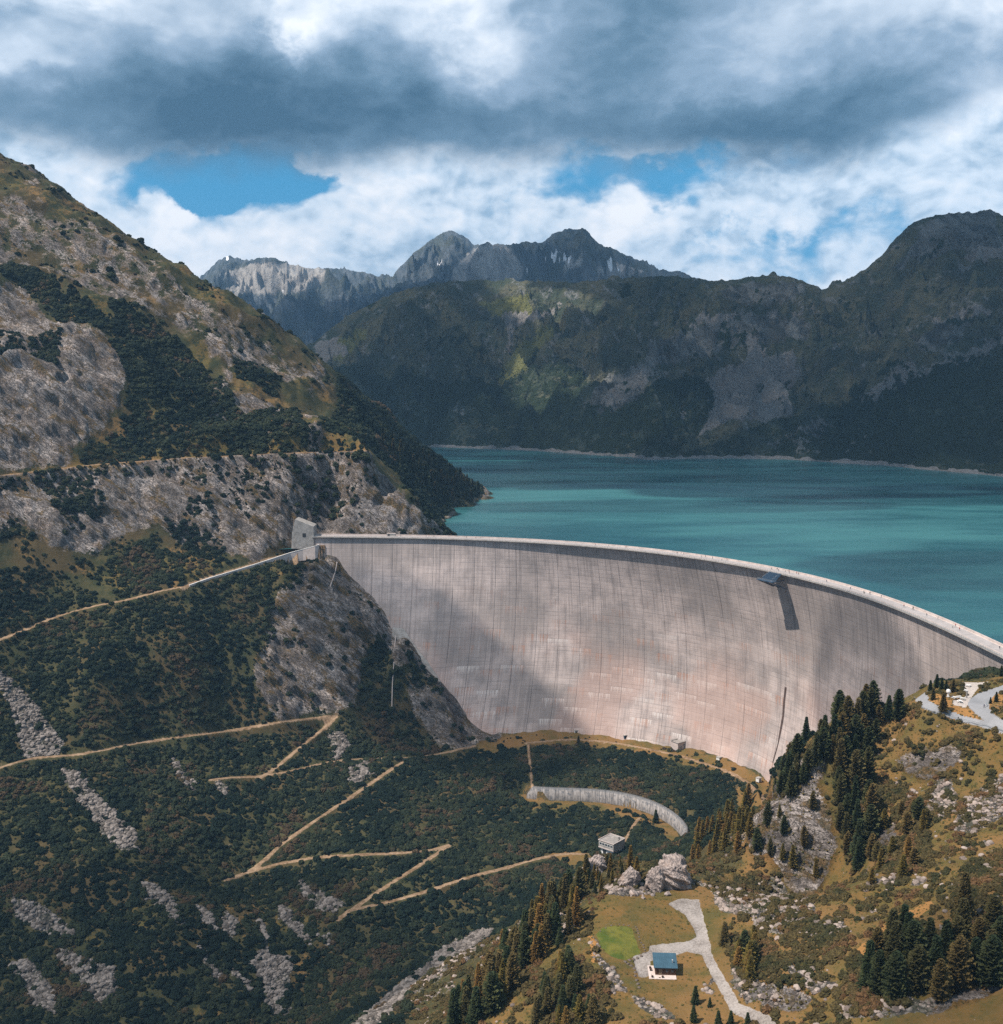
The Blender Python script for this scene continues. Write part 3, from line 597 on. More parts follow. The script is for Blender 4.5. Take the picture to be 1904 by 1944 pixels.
NR, NC = GX.shape
def land_material():
    m, N = material('land')
    o = N.objco()
    rock, gr, tal, path, lawn, orange, road = [N.attr(a) for a in ('rock', 'grass', 'talus', 'path', 'lawn', 'orange', 'road')]
    n1 = N.noise(o, 0.11, 8, 0.62); n2 = N.noise(o, 0.5, 6, 0.65); n3 = N.noise(o, 0.028, 5, 0.55); n4 = N.noise(o, 1.6, 7, 0.72)
    # rock: slanting beds
    A = N.dot(o, (0.40, 0.47, -0.78)) * 0.020; B = N.dot(o, (0.51, 0.59, 0.62)) * 0.26; C = N.dot(o, (0.76, -0.65, 0.1)) * 0.14
    S = N.comb(A, B, C)
    b1 = N.noise(S, 1.0, 9, 0.64, 0.15); b2 = N.noise(N.vscale(S, 3.1), 1.0, 6, 0.65, 0.1, typ='RIDGED_MULTIFRACTAL')
    l1 = (N.noise(N.vscale(S, 1.5), 1.0, 5, .55, .4) - .5).absv().step(0.0, 0.048); l2 = (N.noise(N.vadd(N.vscale(S, 3.7), (5, 2, 1)), 1.0, 4, .55, .4) - .5).absv().step(0.0, 0.035)
    ck = l1.minv(l2 * 0.5 + 0.5)
    slab = N.node('ShaderNodeTexVoronoi'); N.link(N.vadd(S, N.vscale(N.noise(o, 0.12, 3, .5, col=True), 1.6)), slab.inputs['Vector']); slab.inputs['Scale'].default_value = 1.1
    sx_, _, _ = N.xyz(slab.outputs['Color'])
    lg = N.noise(N.vscale(S, 0.28), 1.0, 4, .55)
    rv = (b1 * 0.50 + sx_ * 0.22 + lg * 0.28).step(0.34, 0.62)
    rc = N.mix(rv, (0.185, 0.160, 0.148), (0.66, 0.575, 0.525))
    rc = N.mix(n1.step(0.50, 0.64) * 0.6, rc, (0.52, 0.37, 0.295))
    rc = N.mix(n3.step(0.52, 0.62) * 0.4, rc, (0.34, 0.34, 0.355))
    rc = N.mix(((1 - ck) * 0.75).clamp(), rc, (0.055, 0.047, 0.043))
    rc = N.mix(b2.step(0.50, 0.15) * 0.40, rc, (0.06, 0.052, 0.048))
    rc = N.mix((n2 * 0.6 + n1 * 0.4).step(0.525, 0.575) * 0.8, rc, (0.105, 0.075, 0.030))   # moss and turf on ledges
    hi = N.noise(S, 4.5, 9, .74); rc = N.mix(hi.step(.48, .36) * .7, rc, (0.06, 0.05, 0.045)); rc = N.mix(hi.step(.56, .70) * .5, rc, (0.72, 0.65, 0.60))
    mo = N.noise(N.vscale(S, 0.8), 1.0, 6, .62); mo2 = N.noise(N.vadd(N.vscale(S, 0.35), (3, 7, 2)), 1.0, 5, .6)
    rc = N.mix(lg.step(.58, .40) * .55, rc, (0.10, 0.085, 0.075)); rc = N.mix((mo * .6 + mo2 * .4).step(.525, .575) * .85, rc, N.mix(n2.step(.4, .6), (0.060, 0.052, 0.022), (0.17, 0.105, 0.042)))
    # boulder field
    vc = N.voro(o, 0.62, 'F1', 'Distance'); n = N.nt
    vcol = N.node('ShaderNodeTexVoronoi'); N.link(o, vcol.inputs['Vector']); vcol.inputs['Scale'].default_value = 0.62
    cx, _, _ = N.xyz(vcol.outputs['Color'])
    tc = N.mix(cx, (0.09, 0.08, 0.07), (0.32, 0.28, 0.25)); tc = N.mix(vc.step(0.32, 0.62) * 0.9, tc, (0.035, 0.033, 0.03))
    tc = N.mix(n1.step(0.5, 0.6) * 0.5, tc, (0.05, 0.055, 0.03))
    # turf
    gc = N.mix(n1.step(0.35, 0.65), (0.155, 0.092, 0.030), (0.088, 0.074, 0.024)); gc = N.mix(n2.step(0.52, 0.66) * 0.7, gc, (0.055, 0.060, 0.020))
    gc = N.mix(n4.step(0.55, 0.75) * 0.5, gc, (0.27, 0.17, 0.068)); gc = N.mix(n3.step(0.45, 0.58) * 0.6, gc, (0.21, 0.115, 0.045))
    # under the scrub
    sc = N.mix(n1.step(0.35, 0.65), (0.030, 0.036, 0.016), (0.070, 0.060, 0.026)); sc = N.mix(n3.step(0.48, 0.6) * 0.6, sc, (0.085, 0.056, 0.026))
    sc = N.mix(n2.step(0.60, 0.70) * 0.6, sc, (0.09, 0.08, 0.055))
    def edge(mk, k=1.0): return (mk + (n2 - 0.5) * (k * 1.5) + (n1 - 0.5) * (k * 2.0) + (n4 - 0.5) * (k * .6)).step(0.40, 0.56)
    c = N.mix(edge(gr), sc, gc)
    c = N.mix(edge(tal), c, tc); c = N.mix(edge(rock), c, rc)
    oc = N.mix(n2, (0.34, 0.17, 0.055), (0.24, 0.13, 0.045)); c = N.mix(edge(orange, .3), c, oc)
    lc = N.mix(n1.step(.40, .60), (0.062, 0.088, 0.016), (0.135, 0.130, 0.026)); lc = N.mix(n2.step(.5, .65) * .5, lc, (0.05, 0.06, 0.016)); c = N.mix(edge(lawn, .25), c, lc)
    pc = N.mix((n2 * .5 + n1 * .5).step(.35, .65), (0.13, 0.080, 0.042), (0.33, 0.23, 0.15)); c = N.mix((path + (n2 - 0.5) * 0.5).step(0.35, 0.62), c, pc)
    grav = N.attr('gravel'); gvc = N.mix((n4 * .6 + n1 * .4).step(.35, .62), (0.14, 0.12, 0.105), (0.34, 0.305, 0.28)); c = N.mix(edge(grav, .3), c, gvc)
    rdc = N.mix((n1 * .5 + n4 * .5).step(.35, .65), (0.20, 0.205, 0.215), (0.29, 0.29, 0.30)); c = N.mix(road.step(.45, .55), c, rdc)
    plz = N.attr('plaza'); c = N.mix(plz.step(.45, .55), c, N.mix(n4.step(.4, .6), (0.34, 0.30, 0.27), (0.46, 0.41, 0.37)))
    rc_hi = N.noise(o, 1.1, 8, .72)
    h = (b1 * 1.6 + ck * 0.7 + b2 * 0.3 + rc_hi * 0.9) * rock * 1.3 + (1 - vc) * tal * 1.2 + n2 * 0.5 + n4 * 0.15
    flat = 1 - (road + plz + grav).clamp() * 0.85
    bp = N.bump(h * flat, 0.85, 1.1)
    N.out_bsdf(c, 0.92, bp, 0.12)
    return m
M_LAND = land_material()
rockd *= 1 - 0.9 * soft(m_path, 10)
_qy, _qx = np.gradient(GZ); _dy = np.gradient(GY, axis=0); _dx = np.gradient(GX, axis=1); zx = _qx / _dx; zy = (_qy - zx * np.gradient(GX, axis=0)) / _dy
_nl = np.sqrt(1 + zx ** 2 + zy ** 2); V = np.stack([GX - zx / _nl * rockd, GY - zy / _nl * rockd, Z1 + rockd / _nl], -1).reshape(-1, 3); Z1 = Z1 + rockd * .5
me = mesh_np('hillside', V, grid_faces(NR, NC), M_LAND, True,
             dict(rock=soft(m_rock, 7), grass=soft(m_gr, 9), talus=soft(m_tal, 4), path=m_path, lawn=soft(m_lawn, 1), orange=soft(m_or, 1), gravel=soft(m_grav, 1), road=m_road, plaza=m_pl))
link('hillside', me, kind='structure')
print('land', time.time() - T0)

# ------------------------------------------------------------------ ridge across the lake and the far peaks
def range_mesh(name, shore, ridge, slope, mat, nc, nr, beyond, relief, shore_z=-22.0, pexp=1.0, seed=0, attrs=None):
    """shore: (px, py) on the water; ridge: (px, py, depth)"""
    sx = [p[0] for p in shore]; rx = [p[0] for p in ridge]
    px = np.linspace(min(rx), max(rx), nc)
    S = at_z(px, np.interp(px, sx, [p[1] for p in shore]), -10.0)
    ry = np.interp(px, rx, [p[1] for p in ridge]); RY = np.interp(px, rx, [p[2] for p in ridge])
    # small serrations of the crest line
    ry = ry - slope['ser'] * (ridged(px / 22.0, px * 0 + 3.3, 5, 0.62, seed + 5) - .55)
    d = ray(px, ry); u = d[:, 0] / d[:, 1]; rz = CAMZ + RY * d[:, 2] / d[:, 1]
    ds = S[:, 1]
    t = np.concatenate([np.linspace(-0.10, 1, nr), 1 + np.linspace(0.02, beyond, nr // 6)])[:, None]
    Y = ds[None] + (RY - ds)[None] * t; Xc = Y * u[None]
    prof = np.where(t <= 1, np.sign(t) * np.abs(t) ** pexp, 1.0 - (t - 1) * 0.6)
    z = -10.0 + (rz[None] + 10.0) * prof
    env = np.clip(t, 0, 1) ** 0.35 * np.clip((1 - t) * 4.0, 0.0, 1); env = np.where(t > 1, 0.3, env)
    z = z + relief(Xc, Y, z, t, px[None] + 0 * Y) * env
    z = np.where(t < 0, -10 + t * 300, z)
    # nothing may rise over the designed crest line as seen across the lake
    lim = CAMZ + Y * (rz / RY - CAMZ / RY)[None]; z = np.where(t < 0.995, np.minimum(z, lim - (1 - t) * 6 - 1.0), z)
    at = attrs(Xc, Y, z, t, px[None] + 0 * Y) if attrs else {}
    me = mesh_np(name, np.stack([Xc, Y, z], -1).reshape(-1, 3), grid_faces(*Xc.shape), mat, True, at)
    return link(name, me, kind='structure')

def far_material():
    m, N = material('far_slope'); o = N.objco()
    n1 = N.noise(o, 0.012, 9, 0.66); n2 = N.noise(o, 0.05, 7, 0.66); n3 = N.noise(o, 0.004, 6, 0.6)
    st = N.noise(N.comb(N.dot(o, (0.75, 0.2, 0.3)) * 0.05, N.dot(o, (-0.3, 0.5, 0.5)) * 0.012, 0.0), 1.0, 7, 0.65)
    wood, scree, rk, sunlit_grass, bare = [N.attr(a) for a in ('wood', 'scree', 'crag', 'green', 'bare')]
    c = N.mix(n1.step(0.40, 0.60), (0.062, 0.080, 0.054), (0.140, 0.135, 0.085)); c = N.mix(n2.step(0.5, 0.66) * 0.6, c, (0.12, 0.12, 0.105))
    c = N.mix((rk + (n2 - .5) * 1.8 + (st - .5) * 2.2).step(0.30, 0.62) * 0.85, c, N.mix(st.step(.35, .65), (0.07, 0.075, 0.075), (0.27, 0.27, 0.26)))
    c = N.mix((sunlit_grass + (n2 - .5) * 1.4 + (n1 - .5) * 1.4).step(.3, .7), c, (0.165, 0.165, 0.060))  # sunlit patches, lightened in the colour itself
    c = N.mix((scree + (n2 - .5) * 1.8 + (n1 - .5) * 1.8).step(0.36, 0.62), c, N.mix(n2, (0.20, 0.185, 0.17), (0.33, 0.31, 0.29)))
    c = N.mix((wood * .8 + (n2 - .5) * 2.6 + (n1 - .5) * 3.6 + (n3 - .5) * 1.5).step(0.40, 0.58), c, N.mix(n2, (0.016, 0.030, 0.018), (0.045, 0.062, 0.032)))
    c = N.mix((bare + (n2 - .5) * .5).step(.4, .6), c, (0.36, 0.33, 0.31))
    bp = N.bump(st * 1.3 + n2 * 1.3 + n1 * 2.0, 1.0, 16.0)
    N.out_bsdf(c, 0.95, bp, 0.08); return m
M_FAR = far_material()
def D2(*a): return [(952 + x * .5, 377 + y * .5) for x, y in a]
SCREE = [D2((930, 520), (990, 560), (1000, 600), (1120, 580), (1100, 680), (1080, 760), (1110, 800), (1000, 860), (960, 830), (870, 830), (760, 900), (720, 920), (790, 830), (770, 780), (780, 680), (850, 640), (930, 600)),
         D2((1300, 790), (1400, 740), (1500, 640), (1560, 610), (1600, 650), (1720, 600), (1904, 520), (1960, 500), (1960, 540), (1904, 560), (1760, 650), (1650, 700), (1540, 720), (1440, 780), (1330, 800)),
         D2((0, 620), (20, 500), (0, 430), (150, 430), (240, 390), (200, 440), (60, 480), (30, 560)), D2((440, 700), (540, 640), (590, 660), (440, 790), (360, 780)), D2((1600, 470), (1700, 440), (1820, 400), (1880, 440), (1750, 450), (1640, 480)),
         D2((660, 480), (760, 440), (980, 430), (1180, 420), (1200, 440), (960, 450), (740, 480)), D2((1740, 220), (1850, 180), (1960, 170), (1960, 210), (1800, 240)), [(590, 655), (640, 640), (660, 670), (610, 690)],
         D2((1290, 960), (1400, 880), (1420, 900), (1320, 980)), D2((670, 790), (710, 790), (710, 850), (680, 840)), D2((550, 720), (610, 670), (620, 690), (560, 740))]
WOOD = [[(740, 850), (700, 760), (760, 700), (840, 730), (900, 720), (950, 740), (1000, 690), (1080, 680), (1120, 720), (1110, 760), (1180, 770), (1250, 720), (1330, 710), (1360, 760), (1330, 820), (1300, 860), (900, 850)],
        [(1330, 870), (1400, 820), (1500, 790), (1560, 770), (1650, 760), (1700, 730), (1800, 690), (1860, 670), (1960, 650), (1960, 910), (1700, 880), (1500, 868)],
        D2((930, 740), (1000, 700), (1060, 700), (1110, 780), (980, 790)), D2((1320, 700), (1380, 690), (1380, 740), (1320, 740)), [(640, 700), (700, 690), (760, 760), (820, 850), (740, 850), (680, 760)]]
CRAG = [D2((780, 470), (960, 440), (1150, 440), (1160, 530), (900, 560), (700, 620), (560, 640), (560, 560)), D2((1560, 560), (1700, 450), (1800, 450), (1740, 540), (1600, 590)), D2((380, 690), (560, 620), (540, 700), (400, 790), (340, 760)),
        D2((1480, 280), (1600, 120), (1700, 50), (1880, 40), (1904, 200), (1700, 200)), D2((800, 350), (960, 310), (1160, 330), (1100, 400), (900, 400)), D2((1000, 930), (1250, 820), (1280, 960), (1050, 970)), [(1100, 770), (1210, 700), (1220, 750), (1160, 790)]]
SUNLIT_GRASS = [D2((-20, 680), (60, 560), (180, 480), (220, 500), (100, 640), (0, 710)), [(900, 575), (1000, 560), (1010, 600), (950, 600)], [(620, 660), (680, 620), (700, 640), (640, 690)]]  # grass in sun, its brightness put into the slope colour
def far_attr(x, y, z, t, px):
    u, v = proj(np.stack([x, y, z], -1)); u = u + fbm(x / 60, y / 60, 4, .6, 5) * 22; v = v + fbm(x / 60, y / 60, 4, .6, 9) * 16
    def g(P):
        q = np.zeros(u.shape, bool)
        for p in P: q |= in_poly(u, v, p)
        return soft(q.astype(np.float32), 8)
    sh = z + 10
    return dict(scree=g(SCREE), wood=np.maximum(g(WOOD), sstep(60, 15, sh) * 0.8), crag=np.maximum(g(CRAG), 0.18), green=g(SUNLIT_GRASS), bare=sstep(6, 3, sh + fbm(x / 30, y / 30, 3, .5, 2) * 6) * 0.9)
def far_relief(x, y, z, t, px):
    q = (x * 0.8 + y * 0.25 + z * 0.6); w = fbm(x / 260, y / 260, 3, .5, 105) * 0.9
    return (ridged(q / 190 + w, (y - x * 0.3) / 420 + w, 6, 0.55, 101) - 0.55) * 135 + (ridged(x / 55 + w, y / 70, 5, 0.6, 103) - 0.5) * 46 + (ridged(x / 17, y / 20, 4, 0.6, 107) - 0.5) * 9
RIDGE = [(480, 700, 2700), (560, 668, 2750), (600, 645, 2780), (660, 600, 2800), (750, 555, 2800), (830, 535, 2780), (890, 531, 2740), (950, 533, 2700), (1040, 534, 2650), (1100, 535, 2600), (1180, 528, 2580), (1230, 523, 2560), (1290, 524, 2540),
         (1345, 531, 2520), (1400, 532, 2500), (1420, 526, 2500), (1450, 522, 2490), (1500, 525, 2480), (1540, 538, 2480), (1560, 548, 2480), (1600, 535, 2480), (1650, 505, 2470), (1680, 478, 2460), (1700, 450, 2450),
         (1730, 425, 2440), (1760, 412, 2430), (1800, 404, 2420), (1850, 402, 2420), (1880, 398, 2400), (1904, 408, 2390), (1960, 420, 2350), (2150, 440, 2250)]
SHORE2 = [(480, 840), (740, 845), (810, 848), (1000, 855), (1100, 861), (1180, 868), (1240, 873), (1300, 871), (1500, 872), (1600, 878), (1700, 885), (1800, 893), (1904, 902), (1960, 908), (2150, 925)]
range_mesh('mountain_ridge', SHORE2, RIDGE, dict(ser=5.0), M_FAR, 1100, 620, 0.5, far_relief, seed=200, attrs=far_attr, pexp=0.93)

def peak_material():
    m, N = material('peak_rock'); o = N.objco()
    n1 = N.noise(o, 0.004, 9, 0.66); n2 = N.noise(o, 0.018, 7, 0.66)
    pale, snow, dk = N.attr('pale'), N.attr('snow'), N.attr('dark')
    st = N.noise(N.comb(N.dot(o, (0.9, 0.0, 0.35)) * 0.02, N.dot(o, (-0.3, 0.3, 0.8)) * 0.0035, 0.0), 1.0, 8, 0.68)
    c = N.mix(st.step(.36, .64), (0.030, 0.042, 0.048), (0.125, 0.140, 0.150)); c = N.mix(n1.step(.45, .6) * .6, c, (0.07, 0.075, 0.045))
    c = N.mix((pale + (n2 - .5) * .8).step(.3, .7), c, N.mix(st.step(.3, .7), (0.20, 0.19, 0.18), (0.44, 0.41, 0.37)))
    c = N.mix((snow * 1.3 + (n2 - .5) * .35).step(.35, .5), c, (0.85, 0.85, 0.87))
    N.out_bsdf(c, 0.95, N.bump(st * 1.2 + n2 + n1, 0.9, 26.0), 0.05); return m
M_PEAK = peak_material()
def D1b(*a): return D1(*a)
SNOW = [D2((170, 200), (215, 212), (275, 225), (235, 240), (205, 232)), D2((395, 232), (420, 245), (455, 275), (400, 258)), D2((188, 262), (212, 288), (196, 276)), D2((90, 268), (102, 276), (94, 282)), D2((155, 228), (170, 220), (175, 234)),
        D1((1028, 530), (1045, 520), (1048, 530), (1030, 536)), D1((1060, 542), (1078, 548), (1076, 556), (1062, 550)), D1((915, 606), (955, 612), (950, 625), (920, 620)), D1((875, 600), (898, 602), (896, 608), (878, 607)), D1((852, 430), (868, 426), (862, 436)), D1((1645, 440), (1680, 440), (1680, 446), (1646, 446))]
PALE = [D1((850, 480), (950, 450), (1100, 440), (1240, 470), (1220, 530), (1140, 550), (950, 560), (860, 580), (830, 560), (900, 520)), D2((-200, 290), (-120, 200), (-60, 170), (0, 170), (60, 220), (100, 290), (60, 320), (-200, 320)), D2((240, 230), (330, 200), (300, 260), (230, 280)), D2((320, 270), (460, 250), (560, 280), (420, 310))]
def peak_attr(x, y, z, t, px):
    u, v = proj(np.stack([x, y, z], -1)); u = u + fbm(x / 120, y / 120, 4, .6, 5) * 6; v = v + fbm(x / 120, y / 120, 4, .6, 9) * 4
    def g(P, k=1):
        q = np.zeros(u.shape, bool)
        for p in P: q |= in_poly(u, v, p)
        return soft(q.astype(np.float32), k)
    return dict(pale=g(PALE, 3), snow=g(SNOW, 1), dark=0 * u)
def peak_relief(x, y, z, t, px):
    q = x * 0.9 + z * 0.4
    return (ridged(q / 420 + fbm(x / 700, y / 700, 3, .5, 4), y / 900, 6, 0.58, 111) - 0.55) * 420 + (ridged(x / 130, y / 170 + z / 200, 5, 0.62, 113) - 0.5) * 90
NEARPK = [(700, 560, 6000), (800, 535, 6000), (850, 512, 5950), (900, 478, 5900), (912, 465, 5900), (925, 459, 5900), (935, 466, 5900), (945, 461, 5900), (960, 466, 5950), (985, 460, 5950), (1000, 458, 5950), (1020, 460, 5950), (1035, 455, 5950), (1050, 444, 5900), (1080, 434, 5900), (1098, 432, 5900),
          (1112, 436, 5900), (1130, 455, 5900), (1150, 470, 5900), (1160, 468, 5900), (1180, 480, 5900), (1220, 497, 5900), (1250, 511, 5900), (1290, 515, 5900), (1330, 530, 5900), (1420, 560, 5900), (1600, 600, 5900)]
FARPK = [(330, 545, 7800), (375, 535, 7800), (400, 510, 7800), (425, 492, 7800), (437, 489, 7800), (460, 496, 7800), (490, 490, 7800), (525, 490, 7800), (550, 500, 7800), (590, 508, 7800), (640, 510, 7800), (670, 512, 7800), (715, 523, 7800), (745, 525, 7800), (760, 505, 7600), (790, 475, 7500), (820, 455, 7500),
         (845, 438, 7500), (855, 437, 7500), (880, 448, 7500), (905, 468, 7500), (950, 500, 7500), (1100, 540, 7500), (1300, 560, 7500)]
range_mesh('far_mountain', [(330, 790), (1300, 790)], FARPK, dict(ser=5.0), M_PEAK, 640, 300, 0.3, peak_relief, seed=300, attrs=peak_attr)
range_mesh('near_mountain', [(500, 810), (1600, 810)], NEARPK, dict(ser=6.5), M_PEAK, 640, 300, 0.3, peak_relief, seed=320, attrs=peak_attr)
print('ranges', time.time() - T0)

# ------------------------------------------------------------------ lake
def build_water():
    m, N = material('lake_water'); o = N.objco(); x, y, z = N.xyz(o)
    P = N.comb(x * 0.0022, y * 0.0060, 0.0)
    s1 = N.noise(P, 1.0, 6, 0.6, 0.6); s2 = N.noise(N.comb(x * 0.012, y * 0.035, 0.0), 1.0, 5, 0.6); rip = N.noise(N.comb(x * 0.15, y * 0.35, 0.0), 1.0, 5, 0.65)
    f = (s1 * 0.75 + s2 * 0.25)
    c = N.mix(f.step(0.36, 0.64), (0.012, 0.080, 0.100), (0.036, 0.145, 0.148))
    bp = N.bump(rip + s2 * 0.6, 0.35, 0.8)
    rgh = (f.step(0.35, 0.65) * 0.22 + 0.16)
    N.out_bsdf(c, rgh, bp, 0.35)
    # the lake starts at the upstream side of the crest and runs far up the valley
    A = np.linspace(R(104), R(-14), 90); r = crest_r(A) + 5.0; rows = []
    for k in (0, 0.02, 0.06, 0.15, 0.4, 1.0):
        L = r + (9000 - r) * k; rows.append(np.stack([DC[0] + L * np.cos(A), DC[1] + L * np.sin(A), -10.0 + 0 * A], -1))
    me = mesh_np('lake', np.array(rows).reshape(-1, 3), grid_faces(6, 90)[:, ::-1], m); link('lake', me, kind='structure')
build_water()
# ------------------------------------------------------------------ dam
def concrete_material():
    m, N = material('dam_concrete'); uvn = N.node('ShaderNodeUVMap'); uvn.uv_map = 'UVMap'
    a, s, _ = N.xyz(uvn.outputs[0])                 # metres along the arc, metres below the crest
    o = N.objco()
    def band(x, w, per, off=0.0):                   # thin line every per metres
        q = ((x + off) * (1 / per)).fract(); d = (q - 0.5).absv(); return d.step(0.5 - w / per, 0.5 - w / per * 0.35)
    vert = N.comb(a * 0.55, s * 0.018, 0.0); vert2 = N.comb(a * 1.6, s * 0.03, 3.0)
    streak = N.noise(vert, 1.0, 6, 0.62); streak2 = N.noise(vert2, 1.0, 4, 0.6)
    hor = N.noise(N.comb(a * 0.035, s * 0.9, 0.0), 1.0, 5, 0.6)
    big = N.noise(N.comb(a * 0.016, s * 0.02, 5.0), 1.0, 5, 0.55); mid = N.noise(N.comb(a * 0.09, s * 0.09, 1.0), 1.0, 6, 0.6)
    c = N.mix(big.step(.38, .62), (0.35, 0.30, 0.28), (0.58, 0.485, 0.45))
    c = N.mix(mid.step(.42, .66) * .45, c, (0.235, 0.21, 0.205))
    c = N.mix(hor.step(.50, .66) * .30, c, (0.215, 0.195, 0.19))
    c = N.mix(streak.step(.48, .66) * .50, c, (0.19, 0.165, 0.16)); c = N.mix(streak2.step(.52, .70) * .34, c, (0.17, 0.15, 0.145)); c = N.mix(streak2.step(.48, .34) * streak.step(.52, .38) * .40, c, (0.62, 0.55, 0.52))
    # block shading: each pour its own tone
    blk = N.node('ShaderNodeTexWhiteNoise'); blk.noise_dimensions = '2D'
    N.link(N.comb((a * (1 / 16.5)).floor(), (s * (1 / 3.0)).floor(), 0.0), blk.inputs['Vector'])
    bv = X(N.nt, blk.outputs['Value']); c = N.mix(bv * 0.12, c, (0.16, 0.145, 0.14))
    blk2 = N.node('ShaderNodeTexWhiteNoise'); blk2.noise_dimensions = '2D'
    sc_ = (s + (blk.outputs['Value'] and 0.0)) if False else s
    cn = N.node('ShaderNodeTexWhiteNoise'); cn.noise_dimensions = '1D'; N.link(((a * (1 / 16.5)) + .5).floor(), cn.inputs['W']); s0 = s; s2 = s + (X(N.nt, cn.outputs['Value']) * 5.0).floor() * 3.0
    N.link(N.comb(((a * (1 / 16.5)) + .5).floor(), (s2 * (1 / 15.0)).floor(), 0.0), blk2.inputs['Vector'])
    rx, ry, rz = N.xyz(blk2.outputs['Color'])
    # lime: bright lines along some lifts with drips under them, and rust
    drip_h = (s2 * (1 / 15.0)).fract()
    nb = N.noise(N.comb(a * 0.5, 0.0, (s2 * (1 / 15.0)).floor() * 3.0), 1.0, 4, 0.7)
    low = (s + (big - 0.5) * 90.0).step(52.0, 95.0)
    left = (a._m('MULTIPLY', 1.0)).step(430.0, 300.0)
    length = (nb - 0.30) * 1.7
    drip = (drip_h * -1.0 + length).step(0.0, 0.30) * streak2.step(.42, .56) * rx.step(.50, .60) * low
    c = N.mix((drip * (left * 0.60 + 0.22)).clamp(), c, (0.68, 0.63, 0.60))
    rust = (drip_h * -1.0 + length * 1.3).step(0.0, 0.3) * streak.step(.46, .60) * ry.step(.52, .60) * (s + (mid - 0.5) * 60).step(25.0, 70.0)
    c = N.mix((rust * 0.48).clamp(), c, (0.44, 0.215, 0.135))
    pink = N.noise(N.comb(a * 0.02, s * 0.015, 9.0), 1.0, 3, 0.5); c = N.mix(pink.step(.44, .60) * low * .42, c, (0.52, 0.34, 0.28))
    # wet stains running from under the crest
    wet = N.noise(N.comb(a * 0.30, 0.0, 2.0), 1.0, 5, 0.75); wl = (wet - 0.42) * 130.0
    c = N.mix(((s * -1.0 + wl).step(-6.0, 14.0) * 0.30).clamp(), c, (0.15, 0.135, 0.13))
    jn = N.noise(N.comb(a * (1 / 16.5), s * 0.05, 0.0), 1.0, 3, .6)
    c = N.mix(band(a, 0.26, 16.5) * (jn.step(.35, .65) * .6 + .08), c, (0.085, 0.075, 0.072))
    c = N.mix(band(s, 0.16, 3.0) * hor.step(.4, .65) * 0.40, c, (0.12, 0.11, 0.11))
    h = N.noise(o, 0.9, 5, .6) * 0.08 - band(a, 0.5, 16.5) * 0.25 - band(s, 0.25, 3.0) * 0.06 + streak * 0.05
    N.out_bsdf(c, 0.88, N.bump(h, 0.6, 1.0), 0.2); return m
def plain(name, color, rough=0.8, scale=0.6, var=0.35, bumpd=0.05, metal=0.0, spec=0.3, detail=6):
    m, N = material(name); o = N.objco(); n = N.noise(o, scale, detail, 0.62); k = N.noise(o, scale * 6, 4, 0.6)
    dk = tuple(q * (1 - var) for q in color); lt = tuple(min(1, q * (1 + var * 0.6)) for q in color)
    c = N.mix((n * 0.7 + k * 0.3).step(.32, .68), dk, lt)
    N.out_bsdf(c, rough, N.bump(n + k * 0.5, 0.5, bumpd), spec, metal); return m
M_CONC = concrete_material()
M_CREST = plain('crest_concrete', (0.50, 0.43, 0.40), 0.85, 0.25, 0.22)
M_ASPH = plain('crest_asphalt', (0.36, 0.33, 0.32), 0.9, 0.3, 0.2)
M_GREY = plain('grey_concrete', (0.33, 0.31, 0.29), 0.88, 0.35, 0.35)
M_GALV = plain('galvanised_steel', (0.34, 0.36, 0.38), 0.55, 1.0, 0.2, 0.01, 0.3)
M_BLUE = plain('blue_steel', (0.045, 0.085, 0.14), 0.45, 0.8, 0.3, 0.01, 0.2)
M_DARK = plain('dark_recess', (0.03, 0.03, 0.032), 0.8, 1.0, 0.3)

